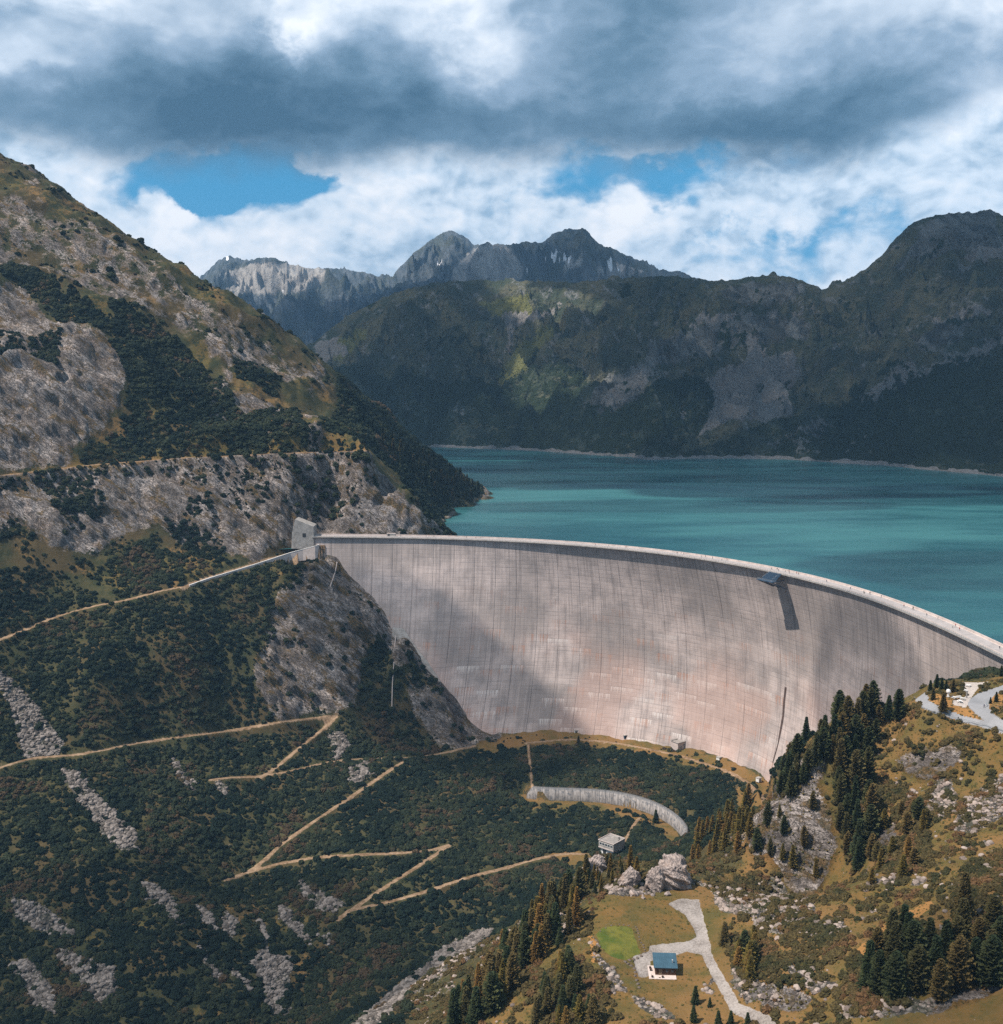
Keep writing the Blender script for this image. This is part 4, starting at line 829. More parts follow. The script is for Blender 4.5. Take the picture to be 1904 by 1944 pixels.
class MB:
    """mesh builder: boxes, quads strips, tubes"""
    def __init__(s): s.v = []; s.f = []
    def add(s, V, F):
        n = len(s.v); s.v += [tuple(map(float, p)) for p in V]; s.f += [tuple(i + n for i in f) for f in F]; return s
    def box(s, c, size, rz=0.0, rx=0.0):
        hx, hy, hz = size[0] / 2, size[1] / 2, size[2] / 2; M = Matrix.Rotation(rz, 3, 'Z') @ Matrix.Rotation(rx, 3, 'X')
        P = [Vector(c) + M @ Vector((x * hx, y * hy, z * hz)) for z in (-1, 1) for y in (-1, 1) for x in (-1, 1)]
        return s.add(P, [(0, 2, 3, 1), (4, 5, 7, 6), (0, 1, 5, 4), (2, 6, 7, 3), (0, 4, 6, 2), (1, 3, 7, 5)])
    def beam(s, a, b, w, h=None):
        a = Vector(a); b = Vector(b); h = h or w; d = (b - a).normalized(); up = Vector((0, 0, 1)) if abs(d.z) < 0.95 else Vector((1, 0, 0))
        r = d.cross(up).normalized() * w / 2; u = r.cross(d).normalized() * h / 2
        P = [a - r - u, a + r - u, a + r + u, a - r + u, b - r - u, b + r - u, b + r + u, b - r + u]
        return s.add(P, [(0, 3, 2, 1), (4, 5, 6, 7), (0, 1, 5, 4), (1, 2, 6, 5), (2, 3, 7, 6), (3, 0, 4, 7)])
    def prism(s, poly, z0, z1):
        n = len(poly); V = [(x, y, z0) for x, y in poly] + [(x, y, z1) for x, y in poly]
        return s.add(V, [tuple(range(n))[::-1], tuple(range(n, 2 * n))] + [(i, (i + 1) % n, n + (i + 1) % n, n + i) for i in range(n)])
    def sweep(s, sections):
        """list of rings (same length, closed)"""
        k = len(sections[0]); V = [p for r in sections for p in r]; F = []
        for i in range(len(sections) - 1):
            for j in range(k): F.append((i * k + j, i * k + (j + 1) % k, (i + 1) * k + (j + 1) % k, (i + 1) * k + j))
        F.append(tuple(range(k))[::-1]); F.append(tuple((len(sections) - 1) * k + j for j in range(k)))
        return s.add(V, F)
    def cyl(s, a, b, r0, r1=None, n=8):
        a = Vector(a); b = Vector(b); r1 = r0 if r1 is None else r1; d = (b - a).normalized(); up = Vector((0, 0, 1)) if abs(d.z) < 0.95 else Vector((1, 0, 0))
        x = d.cross(up).normalized(); y = d.cross(x)
        R0 = [a + (x * math.cos(t) + y * math.sin(t)) * r0 for t in np.linspace(0, 2 * math.pi, n, endpoint=False)]; R1 = [b + (x * math.cos(t) + y * math.sin(t)) * r1 for t in np.linspace(0, 2 * math.pi, n, endpoint=False)]
        return s.sweep([R0, R1])
    def mesh(s, name, mat, smooth=False):
        me = bpy.data.meshes.new(name); me.from_pydata(s.v, [], s.f); me.materials.append(mat)
        bm = bmesh.new(); bm.from_mesh(me); bmesh.ops.recalc_face_normals(bm, faces=bm.faces[:]); bm.to_mesh(me); bm.free()
        if smooth: me.polygons.foreach_set('use_smooth', [True] * len(me.polygons))
        me.update(); return me
    def obj(s, name, mat, parent=None, smooth=False, **k): return link(name, s.mesh(name, mat, smooth), parent, **k)
def thing(name, label, cat, loc=(0, 0, 0), rz=0.0, group=None):
    o = bpy.data.objects.new(name, None); COL.objects.link(o); o.location = loc; o.rotation_euler = (0, 0, rz); o.empty_display_size = 1
    o['label'] = label; o['category'] = cat
    if group: o['group'] = group
    return o

def build_dam():
    t = thing('arch_dam', 'huge curved pale concrete arch dam holding back the turquoise lake', 'dam')
    TH = np.linspace(R(96.6), R(-12), 460); S = np.r_[np.linspace(0, 150, 110), 165]
    tt, ss = np.meshgrid(TH, S, indexing='ij'); P = dam_pt(tt, ss)
    arc = np.r_[0, np.cumsum(np.hypot(*np.diff(P[:, 0, :2], axis=0).T))]
    uv = np.stack([np.repeat(arc[:, None], len(S), 1), ss], -1).reshape(-1, 2)
    n = len(S); front = P.reshape(-1, 3)
    # upstream face
    rad = np.stack([np.cos(tt), np.sin(tt)], -1); thick = 8.2 + ss * 0.13
    Bk = P.copy(); Bk[..., :2] += rad * thick[..., None]; back = Bk.reshape(-1, 3)
    F1 = grid_faces(len(TH), n); F2 = grid_faces(len(TH), n)[:, ::-1] + len(front)
    top = []; m = len(front)
    for i in range(len(TH) - 1): top.append((i * n, m + i * n, m + (i + 1) * n, (i + 1) * n))
    V = np.r_[front, back]; F = np.r_[F1, F2, np.array(top)]
    me = mesh_np('dam_wall', V, F, M_CONC, True, None, np.r_[uv, uv]); link('wall', me, t)
    # cross sections swept along the crest: (offset upstream, height)
    def sweep(sec, a0=R(96.5), a1=R(-11.5), nn=300, wob=None):
        out = []
        for a in np.linspace(a0, a1, nn):
            c0 = dam_pt(np.array(a), np.array(0.0)); out.append([(c0[0] + math.cos(a) * q, c0[1] + math.sin(a) * q, h) for q, h in sec])
        return MB().sweep(out)
    sweep([(0.0, 0.004), (0.0, 0.7), (9.0, 0.7), (9.0, 0.004)]).obj('crest_slab', M_CREST, t)
    sweep([(0.6, 0.704), (0.6, 0.78), (7.2, 0.78), (7.2, 0.704)]).obj('crest_road', M_ASPH, t)
    sweep([(-2.0, 0.10), (-2.0, 0.62), (-0.003, 0.62), (-0.003, -0.55), (-0.5, -0.55)]).obj('walkway', M_GREY, t)
    sweep([(8.3, 0.704), (8.3, 1.75), (8.9, 1.75), (8.9, 0.704)]).obj('parapet', M_CREST, t)
    sweep([(0.15, 0.704), (0.15, 1.0), (0.45, 1.0), (0.45, 0.704)]).obj('kerb', M_CREST, t)
    rl = MB()
    for z in (0.9, 1.3, 1.72):
        rl.v, rl.f = (lambda q: (rl.v + q.v, rl.f + [tuple(i + len(rl.v) for i in f) for f in q.f]))(sweep([(-1.95, z), (-1.95, z + 0.07), (-1.88, z + 0.07), (-1.88, z)]))
    rl.obj('handrail', M_GALV, t)
    ps = MB()
    for q_, a in enumerate(np.linspace(R(-10), R(96.3), 300)):
        if q_ < 95: c0 = dam_pt(np.array(a), np.array(0.0)); r = -1.9; x, y = c0[0] + math.cos(a) * r, c0[1] + math.sin(a) * r; MB().beam((x, y, 0.6), (x, y, 1.8), 0.10).obj('railing_post', M_GALV, t); continue
        c0 = dam_pt(np.array(a), np.array(0.0)); r = -1.9; x, y = c0[0] + math.cos(a) * r, c0[1] + math.sin(a) * r; ps.beam((x, y, 0.6), (x, y, 1.8), 0.10)
    ps.obj('railing_posts', M_GALV, t, kind='stuff')
    pts = [(1492, 1304), (1489, 1330), (1486, 1358), (1482, 1385), (1476, 1415), (1468, 1448)]; S_ = []
    for i, (px, py) in enumerate(pts):
        p_, th_, s_ = dam_hit(px, py); w_ = (.9 if i < 4 else .45) / 340.0
        q = dam_pt(np.array([th_ - w_, th_ + w_]), np.array([s_, s_])); e_ = np.array([math.cos(th_), math.sin(th_), 0]); S_.append([tuple(q[0] - e_ * .12), tuple(q[1] - e_ * .12), tuple(q[1] + e_ * .5), tuple(q[0] + e_ * .5)])
    MB().sweep(S_).obj('drain_channel', plain('rusty_channel', (0.085, 0.055, 0.045), .9, .5, .5), t)
    return t
DAM = build_dam()
print('dam', time.time() - T0)
# ------------------------------------------------------------------ small structures
def quad_box(name, top4, z1, z0, mat, parent=None, shrink=0.0):
    """vertical box whose roof outline is four picture points lying at height z1"""
    P = [at_z(px, py, z1)[:2] for px, py in top4]; c = np.mean(P, 0); P = [c + (p - c) * (1 - shrink) for p in P]
    return MB().prism([tuple(p) for p in P], z0, z1).obj(name, mat, parent)
def frame_of(top4, z1):
    """centre, width, depth and turn of a rectangle seen at height z1: front-left, front-right, back-right, back-left"""
    P = [at_z(px, py, z1)[:2] for px, py in top4]; c = np.mean(P, 0)
    w = (np.linalg.norm(P[1] - P[0]) + np.linalg.norm(P[2] - P[3])) / 2; d = (np.linalg.norm(P[2] - P[1]) + np.linalg.norm(P[3] - P[0])) / 2
    a = math.atan2(*(P[1] - P[0] + P[2] - P[3])[::-1]); return c, w, d, a
M_WHITE = plain('white_paint', (0.70, 0.69, 0.67), 0.6, 1.0, 0.15)
M_GLASS = plain('window_glass', (0.03, 0.045, 0.06), 0.12, 1.0, 0.2, 0.002, 0.0, 0.6)
M_ROOFB = plain('slate_blue_sheet_roof', (0.050, 0.105, 0.145), 0.5, 0.4, 0.18, 0.01, 0.1)
M_ROOFG = plain('grey_flat_roof', (0.27, 0.25, 0.235), 0.9, 0.4, 0.3)
M_TERR = plain('pale_terrace_paving', (0.56, 0.47, 0.43), 0.85, 0.8, 0.15)
def wood_mat(name, col):
    m, N = material(name); o = N.objco(); x, y, z = N.xyz(o)
    pl = N.noise(N.comb((x * 5.0).floor() * 0.37, (y * 5.0).floor() * 0.31, z * 0.05), 1.0, 2, .5); g = N.noise(N.comb(x * 14, y * 14, z * 0.7), 1.0, 4, .6)
    seam = ((x * 5.0).fract() - 0.5).absv().step(0.42, 0.5)
    c = N.mix(pl.step(.3, .7), tuple(q * .6 for q in col), col); c = N.mix(g.step(.4, .7) * .5, c, tuple(q * .45 for q in col)); c = N.mix(seam * .8, c, (0.012, 0.008, 0.006))
    N.out_bsdf(c, 0.8, N.bump(g - seam, 0.4, 0.02), 0.2); return m
M_WOOD = wood_mat('brown_boarding', (0.11, 0.055, 0.032)); M_WOOD2 = wood_mat('weathered_timber', (0.24, 0.17, 0.11))

# --- valve house below the curved wall
def valve_house():
    zr = -152.5; c, w, d, a = frame_of([(1134, 1592), (1163, 1601.5), (1188, 1587), (1161, 1578)], zr)
    t = thing('service_building', 'grey concrete valve house with a band of windows below the curved wall', 'building', (c[0], c[1], -164), a)
    w, d = 11.0, 12.0; h = 11.5
    MB().box((0, 0.6, 2.7), (w - 1.6, d - 1.2, 5.9)).obj('lower_wall', M_WHITE, t)
    up = MB(); up.box((0, 0, 7.9), (w, d, 4.4)); up.obj('upper_wall', M_GREY, t)
    rf = MB(); rf.box((0, 0, 10.18), (w + 0.5, d + 0.5, 0.14)); ro = rf.obj('roof', M_ROOFG, t)
    pr = MB()
    for x, y, sx, sy in ((0, -d / 2 - .1, w + .6, .35), (0, d / 2 + .1, w + .6, .35), (-w / 2 - .1, 0, .35, d - .16), (w / 2 + .1, 0, .35, d - .16)): pr.box((x, y, 10.46), (sx, sy, .38))
    pr.obj('parapet', M_CREST, ro)
    MB().box((1.5, 3.0, 10.9), (3.2, 1.6, 1.2)).box((3.6, 1.6, 10.6), (1.2, 1.2, .6)).obj('roof_hatch', M_GREY, ro)
    for i in range(5):
        x = -w / 2 + 1.5 + i * 2.0
        f = MB()
        for zz in (-0.75, 0.75): f.box((x, -d / 2 - .05, 8.5 + zz), (1.84, .12, .12))
        for xx in (-.86, .86): f.box((x + xx, -d / 2 - .05, 8.5), (.12, .12, 1.38))
        fo = f.obj('window', M_WHITE, t); MB().box((x, -d / 2 - .012, 8.5), (1.6, .03, 1.38)).obj('pane', M_GLASS, fo)
    f = MB().box((-1.9, -d / 2 + 1.16, 3.4), (2.2, .14, 2.6)).obj('door', M_DARK, t)
    MB().box((0, -d / 2 - .12, 6.1), (w + .1, .2, .6)).obj('ledge', M_CREST, t)
valve_house()

def toe_house():
    t = thing('gate_house', 'small flat roofed grey concrete house at the foot of the dam', 'house', (*at_z(1288, 1420, -144.6)[:2], -145.2), 0.62)
    MB().box((0, 0, 2.9), (8.2, 7.0, 5.8)).obj('wall', M_CREST, t); r_ = MB().box((0, 0, 5.98), (9.0, 7.8, .34)).obj('roof', M_ROOFG, t)
    MB().box((0, 3.0, 6.45), (8.6, .5, .6)).obj('roof_upstand', M_GREY, r_); MB().box((-1.2, -3.53, 1.4), (2.2, .1, 2.8)).obj('door', M_GREY, t)
    for x in (1.6, 3.0): MB().box((x, -3.53, 3.6), (.9, .1, .9)).obj('window', M_GLASS, t)
    MB().box((-1.2, -3.8, 3.1), (3.0, .7, .2)).obj('door_canopy', M_GREY, t)
toe_house()
def cabinet(px, py, z, s, col, label):
    p = at_z(px, py, z); t = thing('equipment_cabinet', label, 'cabinet', (p[0], p[1], z - .2), 0.3 if px < 1250 else 0.7)
    MB().box((0, 0, s * .45), (s, s * .9, s * .9)).obj('housing', col, t); MB().box((0, 0, s * .97), (s * 1.15, s * 1.05, s * .12)).obj('roof', M_GREY, t); MB().box((0, -s * .46, s * .4), (s * .5, s * .04, s * .7)).obj('door', M_DARK, t)
cabinet(1093, 1392, -145, 2.8, M_WHITE, 'white equipment cabinet leftmost along the grassy foot of the dam')
cabinet(1187, 1401, -145, 2.6, M_BLUE, 'blue equipment cabinet on the grass strip at the foot of the dam')
cabinet(1365, 1444, -145, 3.0, M_WHITE, 'white equipment cabinet beside the toe path right of the gate house')
cabinet(1440, 1483, -145, 2.8, M_WHITE, 'white equipment cabinet farthest right near the end of the dam foot')

# --- curved retaining wall with panels
def curved_wall():
    bot = [(1000, 1508), (1018.7, 1518.5), (1050, 1518), (1084, 1517.6), (1115, 1519), (1140.6, 1521.3), (1168, 1526), (1193, 1531.6), (1215, 1537), (1234, 1542.9), (1254, 1552), (1271.8, 1563.5), (1287, 1579), (1298, 1595.4)]
    P = np.array([at_z(px, py, -160.5 + (1.6 if i == 0 else 0)) for i, (px, py) in enumerate(bot)])
    # resample and smooth
    s = np.r_[0, np.cumsum(np.hypot(*np.diff(P[:, :2], axis=0).T))]; q = np.linspace(0, s[-1], 90); fx = np.polyfit(s, P[:, 0], 4); fy = np.polyfit(s, P[:, 1], 4)
    x = np.polyval(fx, q); y = np.polyval(fy, q); tx = np.gradient(x); ty = np.gradient(y); L = np.hypot(tx, ty); nx, ny = -ty / L, tx / L
    if nx[45] * 0 + ny[45] < 0: nx, ny = -nx, -ny
    m, N = material('panel_concrete'); u_ = N.node('ShaderNodeUVMap'); u_.uv_map = 'UVMap'; a, h, _ = N.xyz(u_.outputs[0])
    st = N.noise(N.comb(a * .9, h * .12, 0.0), 1.0, 5, .65); b = ((a * (1 / 5.6)).fract() - .5).absv().step(.47, .495); bl = N.noise(N.comb(a * .35, h * .4, 3.0), 1.0, 5, .6)
    c = N.mix(st.step(.35, .65), (0.15, 0.14, 0.135), (0.34, 0.315, 0.30)); c = N.mix(bl.step(.5, .64) * .75, c, (0.085, 0.095, 0.11)); c = N.mix(b, c, (0.03, 0.03, 0.035)); c = N.mix(h.step(6.9, 7.1) * .5, c, (0.10, 0.11, 0.12))
    N.out_bsdf(c, .9, N.bump(st - b, .5, .15), .2)
    t = thing('retaining_wall', 'curved pale concrete retaining wall with vertical panel joints in the dark scrub', 'retaining wall')
    ht = 7.4; H = np.clip(np.minimum(q / 6 + .25, (s[-1] - q) / 5 + .35), 0, 1) * ht
    rows = [(0.0, 0.0, -3), (-.0, 0.0, 0), (.9, 1, 0), (3.0, 1, 0), (3.0, 0, -3)]
    V = []; U = []
    for off, k, dz in rows:
        V.append(np.stack([x + nx * off, y + ny * off, -160.5 + H * k + dz], -1)); U.append(np.stack([q, H * k + dz + off * .4], -1))
    V = np.array(V); U = np.array(U); me = mesh_np('retaining_wall_face', V.reshape(-1, 3), grid_faces(5, 90), m, False, None, U.reshape(-1, 2)); link('wall', me, t)
    r = MB(); pts = [(x[i] + nx[i] * 1.1, y[i] + ny[i] * 1.1, -160.5 + H[i]) for i in range(0, 90, 2)]
    for i in range(len(pts) - 1):
        for dz in (.55, 1.05): r.beam((pts[i][0], pts[i][1], pts[i][2] + dz), (pts[i + 1][0], pts[i + 1][1], pts[i + 1][2] + dz), .07)
        r.beam(pts[i], (pts[i][0], pts[i][1], pts[i][2] + 1.1), .09)
    r.obj('railing', M_GALV, t)
curved_wall()

# --- left end of the dam: wing wall and the wall carrying the approach track
def wing_wall():
    c = dam_pt(np.array(R(96.6)), np.array(0.0)); t = thing('wing_wall', 'tall wedge shaped concrete wing wall at the left end of the dam crest', 'wall', (c[0], c[1], 0))
    def slab(pts, y0, y1):
        V = [(x, y0, z) for x, z in pts] + [(x, y1, z) for x, z in pts]; n = len(pts)
        return MB().add(V, [tuple(range(n)), tuple(range(n, 2 * n))[::-1]] + [(i, n + i, n + (i + 1) % n, (i + 1) % n) for i in range(n)])
    slab([(-12.5, -9), (-12.5, 14.6), (2.0, 8.8), (2.0, -9)], -1.5, 14).obj('wall', M_GREY, t)
    slab([(-16.0, -9), (-15.2, 4.0), (-12.52, 14.2), (-12.52, -9)], -0.9, 12).obj('buttress', M_GREY, t)
    MB().box((-5.5, -1.56, 1.9), (2.6, .1, 3.0)).obj('door', M_DARK, t)
wing_wall()
def track_wall():
    hz = TW_H; P = TWP; S = []
    for i, p in enumerate(P):
        d = P[min(i + 1, len(P) - 1)] - P[max(i - 1, 0)]; n = np.array([-d[1], d[0], 0]); n = n / np.linalg.norm(n); n = n if n[1] > 0 else -n
        h = hz[i] + 3; S.append([tuple(p), tuple(p + n * .9), tuple(p + n * .9 - [0, 0, h]), tuple(p - [0, 0, h])])
    t = thing('approach_wall', 'long grey concrete wall holding up the track that climbs to the left end of the dam', 'wall')
    MB().sweep(S).obj('wall', M_CREST, t)
    S2 = [[tuple(np.array(r[0]) + [0, -.12, .004]), tuple(np.array(r[1]) + [0, .12, .004]), tuple(np.array(r[1]) + [0, .12, .3]), tuple(np.array(r[0]) + [0, -.12, .3])] for r in S]
    MB().sweep(S2).obj('coping', M_WHITE, t)
track_wall()
def gallery():
    """sloping concrete gallery block where the left abutment meets the dam, with a small landing"""
    t = thing('abutment_gallery', 'sloping concrete gallery block with a railed landing on the left abutment of the dam', 'gallery')
    line = [(752, 1190), (775, 1222), (798, 1252), (822, 1290)]
    S = []
    for px, py in line:
        q = dam_hit(px + 7, py)[0]; S.append([tuple(q + [-6, -3.0, -6]), tuple(q + [2, -3.0, -6]), tuple(q + [3, -2.2, -1.0]), tuple(q + [-6, -2.2, 0.2])])
    MB().sweep(S).obj('block', M_GREY, t)
    q = dam_hit(832, 1295)[0]; b = MB().box(tuple(q + [-3, -5, -1.5]), (9, 7, .5), .5); b.obj('landing', M_CREST, t)
    r = MB(); c = Vector(tuple(q + [-3, -5, -1.2])); M_ = Matrix.Rotation(.5, 3, 'Z')
    cs = [c + M_ @ Vector(v) for v in ((-4.4, -3.4, 0), (4.4, -3.4, 0), (4.4, 3.4, 0), (-4.4, 3.4, 0))]
    for i in range(4):
        a_, b_ = cs[i], cs[(i + 1) % 4]; r.beam(a_ + Vector((0, 0, 1.2)), b_ + Vector((0, 0, 1.2)), .1); r.beam(a_, a_ + Vector((0, 0, 1.25)), .12); r.beam((a_ + b_) / 2, (a_ + b_) / 2 + Vector((0, 0, 1.2)), .1)
    r.obj('railing', M_WHITE, t)
gallery()
def cable_line(pts, label, r=.35):
    t = MB(); P = [Vector(tuple(pick(*p, Z=Z1))) + Vector((0, -.6, .5)) for p in pts]
    for a_, b_ in zip(P[:-1], P[1:]): t.cyl(a_, b_, r, n=6)
    o = t.obj('cable_duct', M_CREST); o['label'] = label; o['category'] = 'duct'
cable_line([(640, 1068), (637, 1085), (632, 1100), (627, 1115)], 'thin pale duct running down the rock just below the dam crest end')
cable_line([(752, 1195), (750, 1225), (748, 1260), (745, 1300), (744, 1345)], 'long thin pale duct dropping down the scrubby slope beside the left abutment')

# --- viewing platform hanging off the crest
def platform():
    p, th, _ = dam_hit(1478, 1091); c0 = dam_pt(np.array(th), np.array(0.0)); er = np.array([math.cos(th), math.sin(th), 0]); et = np.array([-math.sin(th), math.cos(th), 0])
    def L(out, along, z): return tuple(c0 - er * out + et * along + np.array([0, 0, z]))
    def slab(o0, o1, a0, a1, z0, z1, z2=None, h=.4):
        z2 = z0 if z2 is None else z2
        V = [L(o0, a0, z0), L(o1, a0, z2), L(o1, a1, z2), L(o0, a1, z0)]; V += [(x, y, z - h) for x, y, z in V]
        return MB().add(V, [(0, 1, 2, 3), (7, 6, 5, 4), (0, 4, 5, 1), (1, 5, 6, 2), (2, 6, 7, 3), (3, 7, 4, 0)])
    dk = slab(9.5, 12.6, -8.0, 6.5, -3.4, -3.4, -3.4, .45); deck = dk.obj('viewing_platform', M_BLUE, DAM)
    st = MB()
    for i in range(20):
        k = i / 20; q = slab(2.1 + k * 7.4, 2.1 + (k + .05) * 7.4 + .1, -5.5 - k * 2, 5.5, .5 - k * 3.8, 0, .5 - k * 3.8, .12); st.add(q.v, q.f)
    st.obj('stairs', M_BLUE, deck)
    sb = MB()
    for al in (-4.6, 0, 4.6):
        sb.beam(L(2, al, .2), L(9.6, al, -3.7), .22, .5)
    for al in (-6, 0, 5): sb.beam(L(12, al, -3.9), L(-1.5, al, -9.5), .4, .6); sb.beam(L(9.5, al, -3.7), L(.2, al, -3.7), .3, .4)
    sb.obj('bracket', M_BLUE, deck)
    rl = MB(); loop = [(9.6, -7.9), (12.5, -7.9), (12.5, 6.4), (9.6, 6.4)]
    for (o0, a0), (o1, a1) in zip(loop[:-1], loop[1:]):
        for h in (.55, 1.1): rl.beam(L(o0, a0, -3.4 + h), L(o1, a1, -3.4 + h), .07)
        n = 8
        for i in range(n + 1): k = i / n; rl.beam(L(o0 + (o1 - o0) * k, a0 + (a1 - a0) * k, -3.4), L(o0 + (o1 - o0) * k, a0 + (a1 - a0) * k, -2.3), .07)
    for al in (-4.6, 4.6):
        rl.beam(L(2, al, 1.6), L(9.6, al, -2.2), .08)
        for k in np.linspace(0, 1, 7): rl.beam(L(2 + 7.6 * k, al, .5 - 3.8 * k), L(2 + 7.6 * k, al, 1.6 - 3.8 * k), .07)
    rl.obj('railing', M_GALV, deck)
platform()
def crest_box():
    c = dam_pt(np.array(dam_hit(742, 1023)[1]), np.array(0.0)); t = thing('crest_cabin', 'low grey green service cabin standing on the dam crest near its left end', 'cabin', (c[0] + .3, c[1] + 5.5, .78), -.08)
    MB().box((0, 0, 1.1), (6.6, 2.4, 2.2)).obj('wall', M_GREY, t); MB().box((0, 0, 2.29), (7.0, 2.8, .16)).obj('roof', M_CREST, t); MB().box((-1.8, -1.24, 1.0), (1, .06, 1.9)).obj('door', M_DARK, t)
crest_box()

# --- hut on the meadow
def hut():
    g = pick(1262, 1843, Z1); zg = float(g[2]) + .15; a = -0.06
    t = thing('mountain_hut', 'brown boarded hut with slate blue sheet roof on the meadow beside the gravel drive', 'hut', (g[0], g[1], zg), a)
    w, d, h0, h1 = 6.2, 5.4, 2.5, 3.5                    # low front, higher back
    body = MB(); body.add([(-w/2, -d/2, -1.2), (w/2, -d/2, -1.2), (w/2, d/2, -1.2), (-w/2, d/2, -1.2), (-w/2, -d/2, h0), (w/2, -d/2, h0), (w/2, d/2, h1), (-w/2, d/2, h1)],
                          [(0, 1, 5, 4), (1, 2, 6, 5), (2, 3, 7, 6), (3, 0, 4, 7), (4, 5, 6, 7), (3, 2, 1, 0)]); body.obj('wall', M_WOOD, t)
    k = (h1 - h0) / d
    def rz_(y, off): return h0 + (y + d / 2) * k + off
    y0, y1, x0, x1 = -d/2 - .55, d/2 + .75, -w/2 - .5, w/2 + .5
    rf = MB().add([(x0, y0, rz_(y0, .02)), (x1, y0, rz_(y0, .02)), (x1, y1, rz_(y1, .02)), (x0, y1, rz_(y1, .02)), (x0, y0, rz_(y0, .2)), (x1, y0, rz_(y0, .2)), (x1, y1, rz_(y1, .2)), (x0, y1, rz_(y1, .2))],
                  [(3, 2, 1, 0), (4, 5, 6, 7), (0, 1, 5, 4), (1, 2, 6, 5), (2, 3, 7, 6), (3, 0, 4, 7)]); ro = rf.obj('roof', M_ROOFB, t)
    sm = MB()
    for i in range(13): x = x0 + .25 + i * (x1 - x0 - .5) / 12; sm.beam((x, y0 + .02, rz_(y0, .225)), (x, y1 - .02, rz_(y1, .225)), .045, .05)
    sm.obj('standing_seam', M_ROOFB, ro)
    MB().cyl((2.2, -.9, rz_(-.9, 0)), (2.2, -.9, rz_(-.9, 1.1)), .16, n=10).cyl((2.2, -.9, rz_(-.9, 1.12)), (2.2, -.9, rz_(-.9, 1.3)), .28, .05, n=10).obj('chimney', M_GALV, ro)
    dr = MB().box((-1.6, -d/2 - .04, .95), (.95, .08, 1.95)).obj('door', M_WOOD2, t); MB().box((-1.25, -d/2 - .11, .95), (.12, .05, .05)).obj('handle', M_GALV, dr)
    for x in (.4, 2.0):
        f = MB().box((x, -d/2 - .03, 1.35), (.9, .06, .9)).obj('window', M_WOOD2, t); MB().box((x, -d/2 - .07, 1.35), (.7, .03, .7)).obj('pane', M_GLASS, f)
    MB().box((-1.0, -1.2, -.6), (8.2, 7.6, 1.2)).box((0, 0, 0), (.001, .001, .001)).obj('terrace', M_TERR, t)
    pt = MB()
    for x, y in ((-4.4, .9), (-4.3, -.4), (-4.1, -4.2), (-1.0, -4.2)):
        p = thing('planter', {(-4.4, .9): 'dark round planter at the back left corner of the hut terrace', (-4.3, -.4): 'dark round planter midway along the left edge of the hut terrace', (-4.1, -4.2): 'dark round planter at the front left corner of the hut terrace', (-1.0, -4.2): 'dark round planter in the middle of the front edge of the hut terrace'}[(x, y)], 'planter', (0, 0, 0))
        c_, s_ = math.cos(a), math.sin(a); p.location = (g[0] + x * c_ - y * s_, g[1] + x * s_ + y * c_, zg + .001)
        MB().cyl((0, 0, 0), (0, 0, .5), .28, .36, 10).obj('pot', M_DARK, p); MB().cyl((0, 0, .5), (0, 0, .56), .30, .30, 10).obj('soil', M_WOOD, p)
hut()
# ------------------------------------------------------------------ visibility of ground points from the viewpoint
RATIO = (Z1 - CAMZ) / GY; VIS = RATIO >= np.maximum.accumulate(np.vstack([np.full((1, NC), -9.0), RATIO[:-1]]), 0) - 0.012
CELL = (GY * (UG[1] - UG[0])) * np.vstack([np.diff(GY, axis=0), np.diff(GY, axis=0)[-1:]])
rng = np.random.RandomState(11)
def scatter(weight, n, jitter=True):
    w = (weight * CELL).ravel(); c = np.cumsum(w); 
    if c[-1] <= 0: return np.zeros((0, 3)), np.zeros(0, int)
    k = np.searchsorted(c, rng.rand(n) * c[-1]); k = np.minimum(k, w.size - 1); i, j = np.unravel_index(k, GX.shape)
    u = UG[j] + (rng.rand(n) - .5) * (UG[1] - UG[0]); y = YG[i] * (1 + (rng.rand(n) - .5) * 0.0017); x = u * y
    return np.stack([x, y, ground(x, y, Z1)], -1), k

